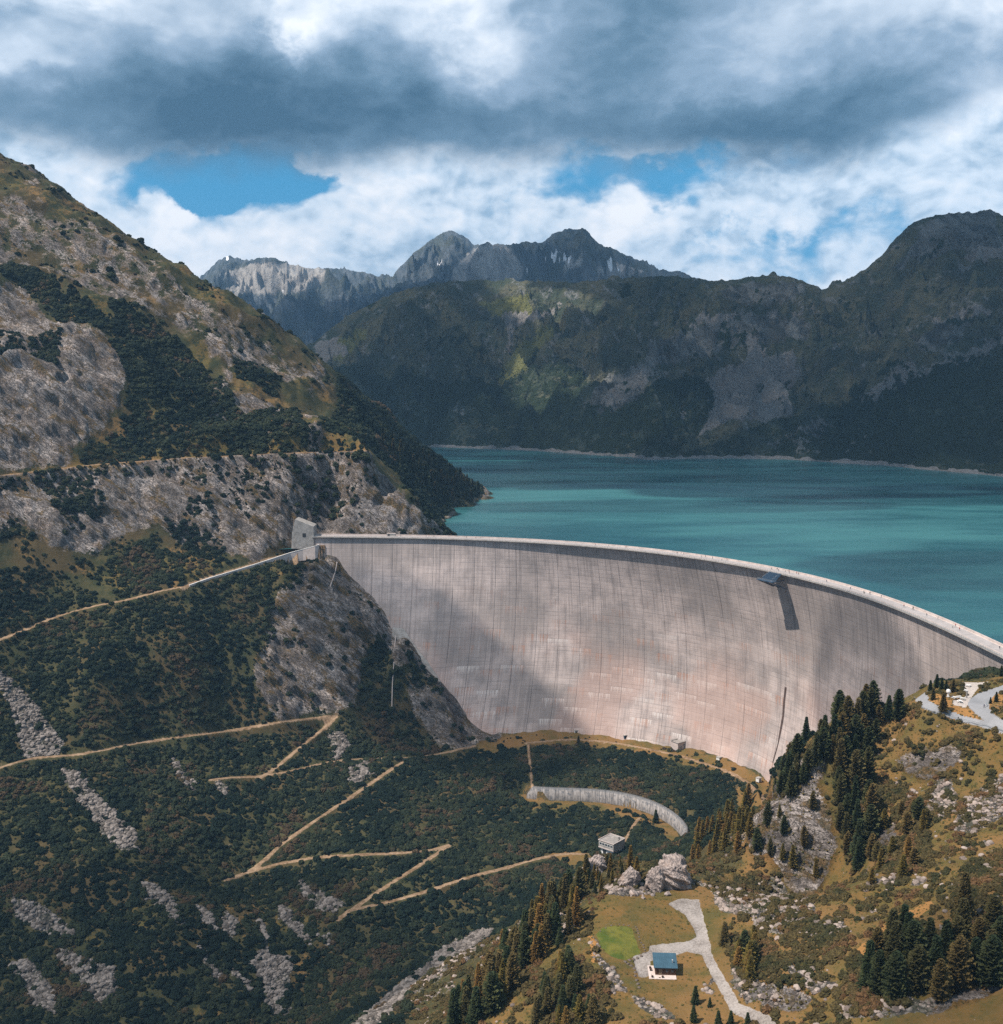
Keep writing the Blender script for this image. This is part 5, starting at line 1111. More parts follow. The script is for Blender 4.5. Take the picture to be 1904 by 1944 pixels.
def stuff(name, label, P, size, tint, mat, flat=.62, seed=1, sub=3, amp=.55, freq=1.6, kind='bush'):
    """one object: points that carry size and tint; its node group grows a lumpy clump on each"""
    me = bpy.data.meshes.new(name); me.vertices.add(len(P)); me.vertices.foreach_set('co', np.asarray(P, np.float32).ravel())
    for n_, a in (('size', size), ('tint', tint), ('turn', rng.rand(len(P)) * 6.283)):
        at = me.attributes.new(n_, 'FLOAT', 'POINT'); at.data.foreach_set('value', np.asarray(a, np.float32))
    me.materials.append(mat); o = link(name, me, kind='stuff'); 
    if label: o['label'] = label
    g = bpy.data.node_groups.new(name, 'GeometryNodeTree'); g.interface.new_socket('Geometry', in_out='INPUT', socket_type='NodeSocketGeometry'); g.interface.new_socket('Geometry', in_out='OUTPUT', socket_type='NodeSocketGeometry')
    n = g.nodes; l = g.links; gi = n.new('NodeGroupInput'); go = n.new('NodeGroupOutput'); g2i = n.new('GeometryNodeGeometryToInstance')
    for v in range(4):
        ic = n.new('GeometryNodeMeshIcoSphere'); ic.inputs['Radius'].default_value = 1; ic.inputs['Subdivisions'].default_value = sub
        sp = n.new('GeometryNodeSetPosition'); l.new(ic.outputs[0], sp.inputs['Geometry']); pos = n.new('GeometryNodeInputPosition')
        off = n.new('ShaderNodeVectorMath'); off.operation = 'ADD'; off.inputs[1].default_value = (v * 7.3 + seed, v * 3.1, seed * 1.7); l.new(pos.outputs[0], off.inputs[0])
        nz_ = n.new('ShaderNodeTexNoise'); nz_.inputs['Scale'].default_value = freq; nz_.inputs['Detail'].default_value = 5; nz_.inputs['Roughness'].default_value = .75; l.new(off.outputs[0], nz_.inputs['Vector'])
        mr = n.new('ShaderNodeMapRange'); mr.inputs[1].default_value = .25; mr.inputs[2].default_value = .75; mr.inputs[3].default_value = 1 - amp; mr.inputs[4].default_value = 1 + amp; mr.clamp = False; l.new(nz_.outputs[0], mr.inputs[0])
        sc = n.new('ShaderNodeVectorMath'); sc.operation = 'SCALE'; l.new(pos.outputs[0], sc.inputs[0]); l.new(mr.outputs[0], sc.inputs['Scale'])
        fl = n.new('ShaderNodeVectorMath'); fl.operation = 'MULTIPLY'; fl.inputs[1].default_value = (1, 1, flat); l.new(sc.outputs[0], fl.inputs[0]); l.new(fl.outputs[0], sp.inputs['Position'])
        sm = n.new('GeometryNodeSetMaterial'); sm.inputs['Material'].default_value = mat; l.new(sp.outputs[0], sm.inputs['Geometry']); l.new(sm.outputs[0], g2i.inputs[0])
    iop = n.new('GeometryNodeInstanceOnPoints'); iop.inputs['Pick Instance'].default_value = True; l.new(gi.outputs[0], iop.inputs['Points']); l.new(g2i.outputs[0], iop.inputs['Instance'])
    def na(nm): q = n.new('GeometryNodeInputNamedAttribute'); q.data_type = 'FLOAT'; q.inputs['Name'].default_value = nm; return q.outputs[0]
    rv = n.new('FunctionNodeRandomValue'); rv.data_type = 'INT'; rv.inputs[4].default_value = 0; rv.inputs[5].default_value = 3; l.new(rv.outputs[2], iop.inputs['Instance Index'])
    cv = n.new('ShaderNodeCombineXYZ'); l.new(na('turn'), cv.inputs[2])
    e2 = n.new('FunctionNodeEulerToRotation'); l.new(cv.outputs[0], e2.inputs[0]); l.new(e2.outputs[0], iop.inputs['Rotation'])
    cs = n.new('ShaderNodeCombineXYZ'); s_ = na('size')
    for i in range(3): l.new(s_, cs.inputs[i])
    l.new(cs.outputs[0], iop.inputs['Scale']); l.new(iop.outputs[0], go.inputs[0])
    md = o.modifiers.new('grow', 'NODES'); md.node_group = g; return o
def leaf_material(name, dark, mid, warm, rough=.9, scale=2.2):
    m, N = material(name); o = N.objco(); a = N.node('ShaderNodeAttribute'); a.attribute_type = 'INSTANCER'; a.attribute_name = 'tint'; t = X(N.nt, a.outputs['Fac'])
    n = N.noise(N.vadd(o, N.comb(t * 40.0, 0.0, 0.0)), scale, 6, .7); c = N.mix(t.step(0.0, .7), dark, mid); c = N.mix(t.step(.84, 1.06), c, warm)
    c = N.mix(n.step(.40, .65), N.vscale(c, .45), N.vscale(c, 1.35)); N.out_bsdf(c, rough, N.bump(n, .8, .35), .12); return m
M_SCRUB = leaf_material('dwarf_pine_needles', (0.007, 0.015, 0.010), (0.026, 0.034, 0.017), (0.075, 0.048, 0.027))
M_BUSH = leaf_material('alder_leaves', (0.040, 0.040, 0.016), (0.082, 0.062, 0.024), (0.13, 0.070, 0.032))

SCRUB_UP = [D1((420, 590), (520, 640), (640, 700), (720, 760), (800, 840), (850, 900), (900, 1000), (1000, 1060), (1250, 1100), (1380, 1130), (1300, 1155), (700, 1180), (300, 1190), (340, 1110), (450, 1040), (490, 900), (450, 780), (400, 700)),
            D1((0, 420), (120, 440), (260, 560), (420, 640), (400, 700), (250, 650), (100, 530), (0, 500)), D1((100, 770), (180, 700), (230, 700), (220, 830), (130, 800)), D1((1300, 960), (1420, 980), (1680, 1230), (1480, 1230), (1400, 1130), (1200, 1060)),
            D1((880, 800), (960, 800), (1070, 900), (1050, 940), (900, 880)), D1((930, 1010), (1100, 1010), (1250, 1100), (1000, 1100)), D1((-60, 700), (60, 720), (100, 790), (-60, 800))]
SCRUB_CL = [D3((120, 470), (250, 500), (380, 600), (500, 560), (400, 400), (600, 350), (640, 520), (520, 590), (300, 660), (0, 740), (-60, 740), (-60, 500)), D3((620, 280), (760, 300), (860, 400), (820, 450), (700, 420)), D3((540, 380), (620, 400), (620, 540), (520, 560)), D3((150, 130), (300, 130), (400, 200), (380, 300), (300, 260), (200, 240)), D3((720, 200), (800, 200), (800, 270), (700, 280)),
            D3((1000, 440), (1200, 430), (1240, 560), (1120, 620), (1040, 560))]
m_su = mk(SCRUB_UP); m_sc = mk(SCRUB_CL)
m_tal_ = m_tal
bare = np.clip(soft(m_rock, 1) + soft(m_tal, 1) + soft(m_gr, 1) * 1.0 + soft(m_path, 3) * 2.5 + m_str * 2 + m_lawn + m_or + m_grav * 2 + m_road * 3 + m_pl * 3, 0, 1)
_ta = np.arctan2(GY - DC[1], GX - DC[0]); _kk = np.clip(-Z1 / TOEZ, 0, 1.1); in_dam = np.hypot(GX - DC[0], GY - DC[1]) - (crest_r(_ta) + toe_off(_ta) * _kk + belly(_ta) * 4 * _kk * (1 - _kk) - 4)
dam_side = (in_dam > 0) & (GX > -150) & (Z1 < 0)
valley = (~left_up) & (~cliffband) & (~far_side) & (~right_hill) & (GY < 900)
vis = VIS & (GY > 230)
w_main = vis * (GZ > -9) * 0.0
w_main = w_main + vis * valley * ~dam_side * (1 - bare) * (0.5 + 0.5 * sstep(-.30, -.12, fbm(GX / 11, GY / 11, 3, .5, 201)))
w_main += vis * left_up * (m_su * (1 - np.clip(soft(m_rock, 1) * 1.0 * (1 - m_su) + m_path * 2, 0, 1)) * 0.95 + 0.10 * (1 - bare) * m_scrub_patch)
w_main += vis * cliffband * (1 - np.clip(m_path * 2, 0, 1)) * sstep(.0, .45, soft(m_gr, 2)) * .5 + vis * cliffband * (m_sc * (1 - np.clip(m_path * 2, 0, 1)) + 0.14 * (1 - bare) * m_scrub_patch)
w_main += vis * far_side * 0.9 * (GZ > -4)
w_main += vis * valley * ~dam_side * np.clip(soft(m_rock, 1) + soft(m_gr, 1) * 2 + soft(m_tal, 1), 0, 1) * (1 - np.clip(m_path * 3, 0, 1)) * 0.16 * (fbm(GX / 12, GY / 12, 3, .5, 203) > .05)
area = float((w_main * CELL).sum()); nS = int(min(150000, area / 2.2)); print('scrub area', area, nS)
_cw = np.full(GX.shape, 99.0); _q = (GX > -10) & (GX < 140) & (GY > 620) & (GY < 780); _cw[_q] = side_of(GX[_q], GY[_q], CWP)[0]; w_main = w_main * ~((_cw > -7) & (_cw < 5)); P, k = scatter(w_main, nS); sz = (0.5 + rng.rand(len(P)) ** 3 * 2.0) * (1 + .5 * fbm(P[:, 0] / 25, P[:, 1] / 25, 3, .5, 209)); far_ = P[:, 1] > 900; sz[far_] *= 1.3
tn = np.clip(.40 + 1.9 * fbm(P[:, 0] / 45, P[:, 1] / 45, 5, .65, 211) + (rng.rand(len(P)) - .5) * .6, 0, 1)
P[:, 2] += sz * .18
stuff('dwarf_pine_scrub', 'dense dark green dwarf pine scrub covering the valley slopes', P, sz, tn, M_SCRUB, .75, 1, 3, .6, 2.0)
# bushes and heath of the near hill
hill = right_hill & vis; hb = np.clip(soft(m_rock, 1) * .9 + m_path + m_lawn * 2 + m_or + m_grav * 3 + m_road * 3 + m_pl * 3, 0, 1)
meadow = in_poly(PU, PV, [(1120, 1760), (1150, 1690), (1330, 1680), (1390, 1720), (1380, 1800), (1420, 1900), (1460, 1944), (1180, 1944), (1150, 1850)])
HB = [D6((1380, 180), (1500, 200), (1600, 260), (1560, 330), (1420, 300)), D6((1480, 40), (1640, 60), (1700, 20), (1840, 20), (1800, 100), (1600, 110)), D6((1380, 320), (1500, 300), (1640, 400), (1640, 520), (1480, 560), (1400, 480)), D6((1060, 700), (1200, 700), (1330, 800), (1300, 870), (1180, 880), (1060, 800)),
      D6((860, 780), (1000, 760), (1060, 900), (1000, 1000), (920, 980), (850, 850)), D6((1300, 860), (1500, 800), (1904, 760), (1904, 960), (1700, 1000), (1300, 1040)), D6((1100, 860), (1200, 850), (1240, 940), (1140, 940)), D6((1250, 980), (1440, 960), (1440, 1080), (1260, 1080)),
      D6((180, 900), (280, 860), (420, 960), (440, 1060), (380, 1111), (180, 1111)), D6((30, 880), (160, 850), (140, 1000), (40, 1020)), D6((880, 560), (1000, 540), (1010, 600), (900, 600)), D6((1250, 100), (1400, 180), (1420, 380), (1300, 420), (1260, 260)), D6((1700, 560), (1904, 460), (1904, 700), (1760, 700))]
m_hb = mk(HB)
wb = hill * (1 - hb) * ~meadow * (m_hb * 1.0 + 0.8 * (fbm(GX / 9, GY / 9, 4, .6, 221) > .06) * (GY < 470) + .05) * ~dam_side
area = float((wb * CELL).sum()); nB = int(min(42000, area / 1.8)); print('bush area', area, nB)
P, k = scatter(wb, nB); sz = .55 + rng.rand(len(P)) ** 2 * 1.0; tn = np.clip(.55 + 1.2 * fbm(P[:, 0] / 14, P[:, 1] / 14, 3, .6, 231) + (rng.rand(len(P)) - .5) * .7, 0, 1); P[:, 2] += sz * .2
stuff('hill_bushes', 'low brown and olive bushes growing over the near hillside', P, sz, tn, M_BUSH, .8, 5, 3, .65, 2.2)
# tufts of grass and heath on the near hill
wt = hill * (1 - np.clip(m_path + m_lawn + m_grav * 3 + m_road * 3 + m_pl * 3, 0, 1)) * (0.35 + 0.65 * (~meadow)) * ~dam_side * (GY < 480)
P, k = scatter(wt, 26000); sz = .16 + rng.rand(len(P)) ** 2 * .38; tn = np.clip(.5 + 1.0 * fbm(P[:, 0] / 8, P[:, 1] / 8, 3, .6, 233) + (rng.rand(len(P)) - .5) * .7, 0, 1)
M_TUFT = leaf_material('heath_tufts', (0.075, 0.075, 0.022), (0.14, 0.105, 0.035), (0.20, 0.12, 0.05))
stuff('heath_tufts', 'small tufts of dry grass and heath on the near meadow and slope', P, sz, tn, M_TUFT, .6, 8, 2, .6, 2.2)
# rubble
def rock_mat(name, lo, hi):
    m, N = material(name); o = N.objco(); a = N.node('ShaderNodeAttribute'); a.attribute_type = 'INSTANCER'; a.attribute_name = 'tint'; t = X(N.nt, a.outputs['Fac'])
    n = N.noise(o, 1.4, 7, .65); c = N.mix((n * .6 + t * .4).step(.25, .75), lo, hi); c = N.mix(N.noise(o, 4.0, 5, .7).step(.55, .72) * .5, c, (0.07, 0.065, 0.06)); N.out_bsdf(c, .9, N.bump(n, .8, .3), .2); return m
M_RUB = rock_mat('rubble_stone', (0.12, 0.095, 0.08), (0.37, 0.30, 0.26)); M_RUB2 = rock_mat('scree_stone', (0.055, 0.047, 0.040), (0.235, 0.205, 0.185))
wr = hill * soft(m_tal, 1) * (1 - np.clip(m_grav * 3 + m_road * 3 + m_pl * 3 + m_lawn, 0, 1)) + hill * .02 * ~meadow * (1 - hb)
P, k = scatter(wr, 10000); sz = .14 + rng.rand(len(P)) ** 5 * 1.1; stuff('rubble', 'pale broken rocks strewn over the near hillside', P, sz, rng.rand(len(P)), M_RUB, .7, 3, 2, .5, 1.1)
wr = vis * soft(m_tal, 1) * (1 - right_hill) * np.maximum(m_str, .08 + sstep(-.12, .10, fbm(GX / 14, (GY + GZ) / 18, 5, .65, 241))) * (1 - np.clip(m_path * 2, 0, 1)) * (GY < 1200)
P, k = scatter(wr, 42000); sz = .22 + rng.rand(len(P)) ** 5 * 1.5; stuff('scree', 'grey boulder fields and scree in the valley and on the left mountain', P, sz, rng.rand(len(P)), M_RUB2, .7, 4, 2, .5, 1.1)
print('scatter', time.time() - T0)

# ------------------------------------------------------------------ conifers
def foliage_mat(name, dark, light, warm):
    m, N = material(name); o = N.objco(); oi = N.node('ShaderNodeObjectInfo'); r = X(N.nt, oi.outputs['Random']); n = N.noise(o, 1.3, 5, .65)
    c = N.mix(n.step(.36, .66), dark, light); c = N.mix(r.step(.30, 1.0) * .75, c, warm); N.out_bsdf(c, .9, None, .1); return m
M_SPR = foliage_mat('spruce_needles', (0.022, 0.036, 0.018), (0.075, 0.088, 0.034), (0.13, 0.092, 0.034))
M_PIN = foliage_mat('stone_pine_needles', (0.028, 0.040, 0.019), (0.095, 0.098, 0.036), (0.15, 0.10, 0.035))
M_LAR = foliage_mat('larch_needles', (0.075, 0.062, 0.016), (0.20, 0.15, 0.038), (0.22, 0.12, 0.036))
M_BARK = plain('bark', (0.085, 0.06, 0.045), .95, 2.0, .4)
def crown_mesh(name, kind, seed, mat):
    r = np.random.RandomState(seed); V = []; F = []
    def tri(a, b, c): n = len(V); V.extend([a, b, c]); F.append((n, n + 1, n + 2))
    lv = {'spruce': 24, 'pine': 20, 'larch': 18}[kind]; z0 = {'spruce': .06, 'pine': .08, 'larch': .12}[kind]; rad = {'spruce': .225, 'pine': .22, 'larch': .22}[kind]
    lean = (r.rand(2) - .5) * .04
    for i in range(lv):
        t = i / (lv - 1); z = z0 + (1 - z0) * t ** .92
        if kind == 'spruce': R0 = rad * (1 - t) ** .85 + .012
        elif kind == 'pine': R0 = rad * (math.sin(math.pi * min(1, .30 + .70 * t)) ** .6) * (1 - t * .25) + .01
        else: R0 = rad * (1 - t) ** .7 * (.75 + .25 * r.rand()) + .012
        nb = int(7 + 5 * (1 - t)); ph = r.rand() * 6.28
        for b in range(nb):
            a = ph + 6.283 * b / nb + (r.rand() - .5) * .5; L = R0 * (.50 + .75 * r.rand()); dz = {'spruce': -.25, 'pine': .30, 'larch': -.02}[kind] * L
            d = np.array([math.cos(a), math.sin(a), 0]); s = np.array([-math.sin(a), math.cos(a), 0]); o0 = np.array([lean[0] * z, lean[1] * z, z])
            for q in range(7):
                f = .20 + .80 * (q + r.rand() * .8) / 7; w = .052 * (1.15 - f * .65) * (1.2 if kind != 'larch' else .85); c = o0 + d * L * f + np.array([0, 0, dz * f ** 1.6 + (r.rand() - .5) * .014])
                side = s * w * (1 if q % 2 else -1) * (.6 + .8 * r.rand()); tip = c + d * w * .9 + side + np.array([0, 0, (r.rand() - .62) * w * .9]); bck = c - d * w * .6
                up = np.array([0, 0, w * (.35 + .4 * r.rand())]); tri(bck, tip, c + up + d * w * .5 - side * .35); tri(bck - up * .4, c + side * .9 - up * .8, c + d * w * .7)
    me = mesh_np(name, np.array(V), np.array(F), mat, False); return me
def trunk_mesh(name):
    b = MB(); b.sweep([[(r_ * math.cos(t) + dx, r_ * math.sin(t), z) for t in np.linspace(0, 6.283, 8)[:-1]] for z, r_, dx in ((-.06, .028, 0), (0, .022, 0), (.25, .016, .004), (.6, .009, .006), (.95, .002, .004))])
    for i in range(10):
        a = i * 2.4; z = .12 + i * .07; b.beam((0, 0, z), (math.cos(a) * .10 * (1 - z), math.sin(a) * .10 * (1 - z), z + .01), .006)
    return b.mesh(name, M_BARK)
TRUNK = trunk_mesh('trunk')
CROWNS = {k: [crown_mesh('crown_' + k, k, s, m) for s in ss] for k, ss, m in (('spruce', (1, 2, 3), M_SPR), ('pine', (4, 5, 6), M_PIN), ('larch', (7, 8, 9), M_LAR))}
NAMES = {'spruce': 'spruce_tree', 'pine': 'pine_tree', 'larch': 'larch_tree'}
def tree(p, h, kind, label, group, wide=1.0, parts=True):
    if parts:
        t = thing(NAMES[kind], label, 'tree', (p[0], p[1], p[2] - .3), rng.rand() * 6.28, group); s = (h * wide, h * wide, h)
        link('trunk', TRUNK, t, scale=s); link('crown', CROWNS[kind][rng.randint(3)], t, scale=s); return t
    o = link(NAMES[kind], CROWNS[kind][rng.randint(3)], label=label, cat='tree', group=group, loc=(p[0], p[1], p[2] - .3), rot=(0, 0, rng.rand() * 6.28), scale=(h * wide, h * wide, h)); return o
placed = []
def stand(poly, n, hr, kinds, label, group, wide=1.0, gap=2.6, parts=True):
    xs = [p[0] for p in poly]; ys = [p[1] for p in poly]; c = 0; tries = 0
    while c < n and tries < n * 40:
        tries += 1; u = min(xs) + rng.rand() * (max(xs) - min(xs)); v = min(ys) + rng.rand() * (max(ys) - min(ys))
        if not in_poly(np.array([u]), np.array([v]), poly)[0]: continue
        p = pick(u, v, Z1)
        if p[1] > 1700 or any((q[0] - p[0]) ** 2 + (q[1] - p[1]) ** 2 < gap * gap for q in placed): continue
        placed.append(p); k = kinds[rng.randint(len(kinds))]; tree(p, (hr[0] + rng.rand() * (hr[1] - hr[0])) * (.5 if 1115 < u < 1190 and v < 1725 else 1.0), k, label, group, wide * (.85 + rng.rand() * .35), parts); c += 1
stand([(1475, 1505), (1492, 1440), (1530, 1400), (1570, 1362), (1620, 1345), (1690, 1325), (1712, 1345), (1700, 1400), (1640, 1440), (1600, 1480), (1575, 1440), (1540, 1470), (1500, 1520)], 44, (7.5, 14.5), ('pine', 'pine', 'spruce'), 'dark stone pine in the dense stand on the crag edge before the dam', 'conifers on the crag edge before the dam')
stand([(1590, 1480), (1640, 1460), (1672, 1560), (1660, 1660), (1605, 1650), (1588, 1560)], 18, (9, 15), ('pine', 'spruce'), 'dark conifer in the column of trees down the right side of the rock cliff', 'conifers right of the cliff')
stand([(1430, 1620), (1450, 1560), (1470, 1500), (1520, 1450), (1555, 1500), (1540, 1580), (1560, 1680), (1470, 1670)], 12, (6, 10), ('pine', 'larch'), 'small conifer rooted on the pale cliff face', 'conifers on the cliff face', gap=4)
stand([(1312, 1640), (1320, 1600), (1375, 1560), (1415, 1520), (1432, 1550), (1425, 1600), (1400, 1625), (1370, 1640)], 34, (7, 12), ('larch',), 'yellow olive larch in the hollow between the crag and the cliff', 'larches in the hollow', 1.15)
stand([(1105, 1665), (1150, 1645), (1255, 1655), (1210, 1675), (1180, 1690), (1115, 1705)], 20, (9, 13), ('larch', 'spruce', 'larch'), 'brownish conifer in the row behind the crags above the meadow', 'conifers behind the meadow crags', .9)
stand([(1095, 1690), (1118, 1742), (1070, 1790), (1000, 1850), (920, 1944), (835, 1960), (900, 1890), (960, 1820), (1030, 1740)], 58, (9, 14), ('spruce', 'spruce', 'pine', 'larch'), 'dark conifer in the belt along the left rim of the near hill', 'conifers along the left rim')
stand([(1040, 1850), (1085, 1830), (1110, 1900), (1150, 1950), (1000, 1950)], 20, (6, 10), ('spruce', 'larch'), 'brown green conifer in the clump left of the hut near the bottom edge', 'conifers at the bottom left of the hut', 1.2)
stand([(1395, 1800), (1430, 1790), (1450, 1850), (1425, 1880), (1400, 1850)], 9, (6, 9), ('pine', 'larch'), 'bushy conifer in the clump right of the gravel drive', 'conifers right of the drive', 1.4, 2)
stand([(1650, 1850), (1700, 1790), (1780, 1760), (1850, 1740), (1915, 1750), (1915, 1880), (1800, 1900), (1700, 1910), (1640, 1910)], 24, (10, 15), ('spruce', 'pine'), 'tall dark conifer in the shaded group on the lower right slope', 'tall conifers on the lower right', 1.15, 3.2)
stand([(1620, 1560), (1700, 1520), (1760, 1560), (1740, 1660), (1640, 1690)], 14, (5, 9), ('pine', 'larch'), 'medium conifer scattered in the brown scrub on the mid right slope', 'conifers on the mid right slope', 1.3, 4)
for i, (px, py, h) in enumerate([(1766, 1314, 5.5), (1778, 1304, 5.8), (1788, 1308, 5.2), (1796, 1310, 4.6), (1809, 1314, 6.0), (1771, 1328, 5.0), (1790, 1350, 8.0), (1868, 1279, 3.0), (1901, 1284, 5.0), (1891, 1333, 4.5), (1880, 1336, 3.0)]):
    tree(pick(px, py, Z1), h, 'spruce', 'largest dark conifer on the orange grass island inside the hairpin road' if i == 6 else 'small dark conifer on the grass around the hairpin road and plaza', None if i == 6 else 'conifers around the hairpin', 1.15)
for i, (px, py, h) in enumerate([(1319, 1905, 5.5), (1347, 1911, 3.0), (1317, 1940, 5), (1364, 1950, 5), (1387, 1946, 4.5), (1419, 1950, 4.5)]):
    tree(pick(px, py, Z1), h, 'spruce', 'young dark spruce on the grass between the hut and the bottom edge', 'young spruces below the hut', 1.2)
for (px, py, h, l) in ((1375, 1792, 7.5, 'dark round conifer standing alone right of the gravel drive bend'), (1062, 1795, 6.0, 'slim dark conifer standing alone left of the stone line by the lawn'), (1240, 1690, 6.0, 'brown conifer standing in front of the big crag above the meadow'), (1098, 1412, 6.5, 'dark conifer standing alone on the rim path at the foot of the dam'), (1245, 1562, 9.0, 'dark conifer standing in front of the curved retaining wall')):
    tree(pick(px, py, Z1), h, 'spruce', l, None, 1.25)
stand([(700, 810), (760, 845), (820, 880), (870, 905), (915, 935), (900, 950), (850, 958), (810, 930), (760, 890)], 60, (9, 14), ('spruce',), 'tiny dark spruce on the wooded nose running down into the lake', 'spruces on the lake promontory', .95, 6, parts=False)
print('trees', time.time() - T0)

# ------------------------------------------------------------------ crags and boulders on the meadow
def rock_mesh(name, seed, sub=4, sx=1, sy=1, sz=1, mat=None, cut=0):
    bm = bmesh.new(); bmesh.ops.create_icosphere(bm, subdivisions=sub, radius=1); r = np.random.RandomState(seed)
    pl = [(Vector(v).normalized(), .55 + .4 * r.rand()) for v in r.randn(14, 3)]
    co = np.array([v.co[:] for v in bm.verts])
    for n_, d_ in pl:
        n_ = np.array(n_); k_ = co @ n_; over = k_ > d_; co[over] -= np.outer(k_[over] - d_, n_) * .92
    a = co * np.array([sx, sy, sz]); nn = ridged(a[:, 0] * .35 / max(sx, 1) * 3 + a[:, 2] * .3, a[:, 1] * .35 / max(sy, 1) * 3, 5, .6, seed) - .5; n2_ = fbm(co[:, 0] * 4 + co[:, 2] * 3, co[:, 1] * 4 - co[:, 2] * 2, 4, .6, seed + 3)
    a *= (1 + nn * .28 + n2_ * .16)[:, None]
    for v, c in zip(bm.verts, a): v.co = c
    me = bpy.data.meshes.new(name); bm.to_mesh(me); bm.free(); me.materials.append(mat); return me
def crag_mat():
    m, N = material('crag_rock'); o = N.objco(); S = N.comb(N.dot(o, (.5, 0, -.85)) * .12, N.dot(o, (.85, 0, .5)) * .9, N.dot(o, (0, 1, 0)) * .5); a = N.noise(S, 1, 8, .65, .5); b = N.noise(o, .25, 6, .6); c2 = N.noise(o, 2.0, 5, .65)
    c = N.mix(a.step(.3, .7), (0.14, 0.115, 0.105), (0.47, 0.39, 0.35)); c = N.mix(b.step(.5, .64) * .6, c, (0.34, 0.25, 0.20)); c = N.mix(c2.step(.55, .7) * .55, c, (0.06, 0.05, 0.045)); N.out_bsdf(c, .92, N.bump(a * 1.5 + c2 * .5, .9, .6), .15); return m
M_CRAG = crag_mat()
def put_rock(name, label, cat, px, py, sx, sy, sz, seed, sink=.35, group=None, sub=4, rz=None):
    p = pick(px, py, Z1); return link(name, rock_mesh(name, seed, sub, sx, sy, sz, M_CRAG), label=label, cat=cat, group=group, loc=(p[0], p[1], p[2] + sz * (1 - sink) - sz * .35), rot=(0, 0, rng.rand() * 6 if rz is None else rz))
put_rock('rock_outcrop', 'largest steep brown crag standing behind the meadow', 'crag', 1279, 1678, 8.0, 6.5, 9.0, 21, .3, sub=6, rz=.3)
put_rock('rock_outcrop', 'pale knobbly rock shoulder leaning on the left foot of the largest crag', 'crag', 1247, 1688, 4.0, 4.0, 6.0, 22, .3, sub=5, rz=1.0)
put_rock('rock_outcrop', 'low dark brown crag left of the largest crag behind the meadow', 'crag', 1196, 1682, 5.0, 4.0, 5.0, 23, .3, sub=5, rz=2.0)
put_rock('rock_outcrop', 'rounded grey rock at the foot of the valve house', 'crag', 1130, 1655, 5.5, 4.5, 5.5, 24, .35, sub=5)
for i, (px, py, s) in enumerate([(1202, 1698, 1.6), (1214, 1697, 1.1), (1178, 1692, 1.3), (1165, 1690, 1.0), (1222, 1706, .8), (1268, 1699, 1.2), (1160, 1693, .7), (1240, 1700, .9)]):
    put_rock('boulder', ['biggest pale boulder lying at the front of the meadow crags'][0] if i == 0 else 'pale boulder lying at the foot of the crags on the meadow edge', 'boulder', px, py, s * 1.2, s, s * .8, 40 + i, .3, None if i == 0 else 'boulders below the meadow crags', 3)
bl = [rock_mesh('stone', 60 + i, 2, 1.1, 1, .7, M_RUB) for i in range(4)]
STO = [(1207, 1760), (1210, 1764), (1210.5, 1768), (1212, 1772), (1213, 1779), (1214, 1785), (1217, 1790), (1221, 1794), (1222, 1799), (1224, 1804), (1225, 1809)]
for i, (px, py) in enumerate(STO): link('border_stone', bl[i % 4], label='small white stone in the line along the right edge of the green lawn', cat='stone', group='stones edging the right side of the lawn', loc=tuple(pick(px, py, Z1)), scale=.38)
STO2 = [(1193, 1757), (1184, 1756), (1176, 1755), (1160, 1757), (1150, 1762), (1140, 1768)]
for i, (px, py) in enumerate(STO2): link('border_stone', bl[i % 4], label='small pale stone spaced along the far edge of the green lawn', cat='stone', group='stones edging the far side of the lawn', loc=tuple(pick(px, py, Z1)), scale=.36)
STO3 = [(1217, 1815), (1210, 1819), (1203, 1821), (1195, 1823), (1187, 1826), (1192, 1830), (1198, 1834), (1204, 1839), (1206, 1846), (1206, 1853), (1208, 1861), (1211, 1868), (1213, 1875)]
for i, (px, py) in enumerate(STO3): link('border_stone', bl[i % 4], label='rough pinkish stone of the low wall around the gravel beside the hut', cat='stone', group='stones walling the hut gravel', loc=tuple(pick(px, py, Z1)), scale=.62, rot=(0, 0, i))

# ------------------------------------------------------------------ hairpin road furniture
def rail(name, label, pts, h=1.0, gap=3.0, mat=None, rows=(.5, 1.0), Z=None, thick=.09):
    P = [pick(*p, Z=Z1) for p in pts]; Q = [P[0]]
    for a, b in zip(P[:-1], P[1:]):
        n = max(1, int(np.linalg.norm(b - a) / gap)); Q += [a + (b - a) * k / n for k in range(1, n + 1)]
    t = thing(name, label, 'railing'); r = MB()
    for a, b in zip(Q[:-1], Q[1:]):
        for k in rows: r.beam(a + [0, 0, h * k], b + [0, 0, h * k], thick, thick * 1.6)
    r.obj('rail', mat or M_GALV, t)
    for q in Q[:95]: MB().beam(q - [0, 0, .3], q + [0, 0, h], thick * 1.2).obj('post', mat or M_GALV, t)
rail('guard_rail', 'low grey guard rail round the outer edge of the hairpin road', [(1762, 1297), (1741, 1302), (1732, 1310), (1735, 1327), (1750, 1346), (1773, 1356), (1804, 1365), (1843, 1373), (1881, 1384), (1910, 1392)], 1.0, 3.0)
rail('terrace_railing', 'tall pale railing along the viewing terrace under the crest end', [(1792, 1287), (1815, 1281), (1820, 1272), (1850, 1269), (1878, 1268)], 1.5, 1.6, M_WHITE, (.3, .65, 1.0), thick=.06)
rail('terrace_railing', 'short pale railing slanting down beside the terrace steps', [(1820, 1273), (1828, 1281), (1836, 1288)], 1.5, 1.5, M_WHITE, (.3, .65, 1.0), thick=.06)
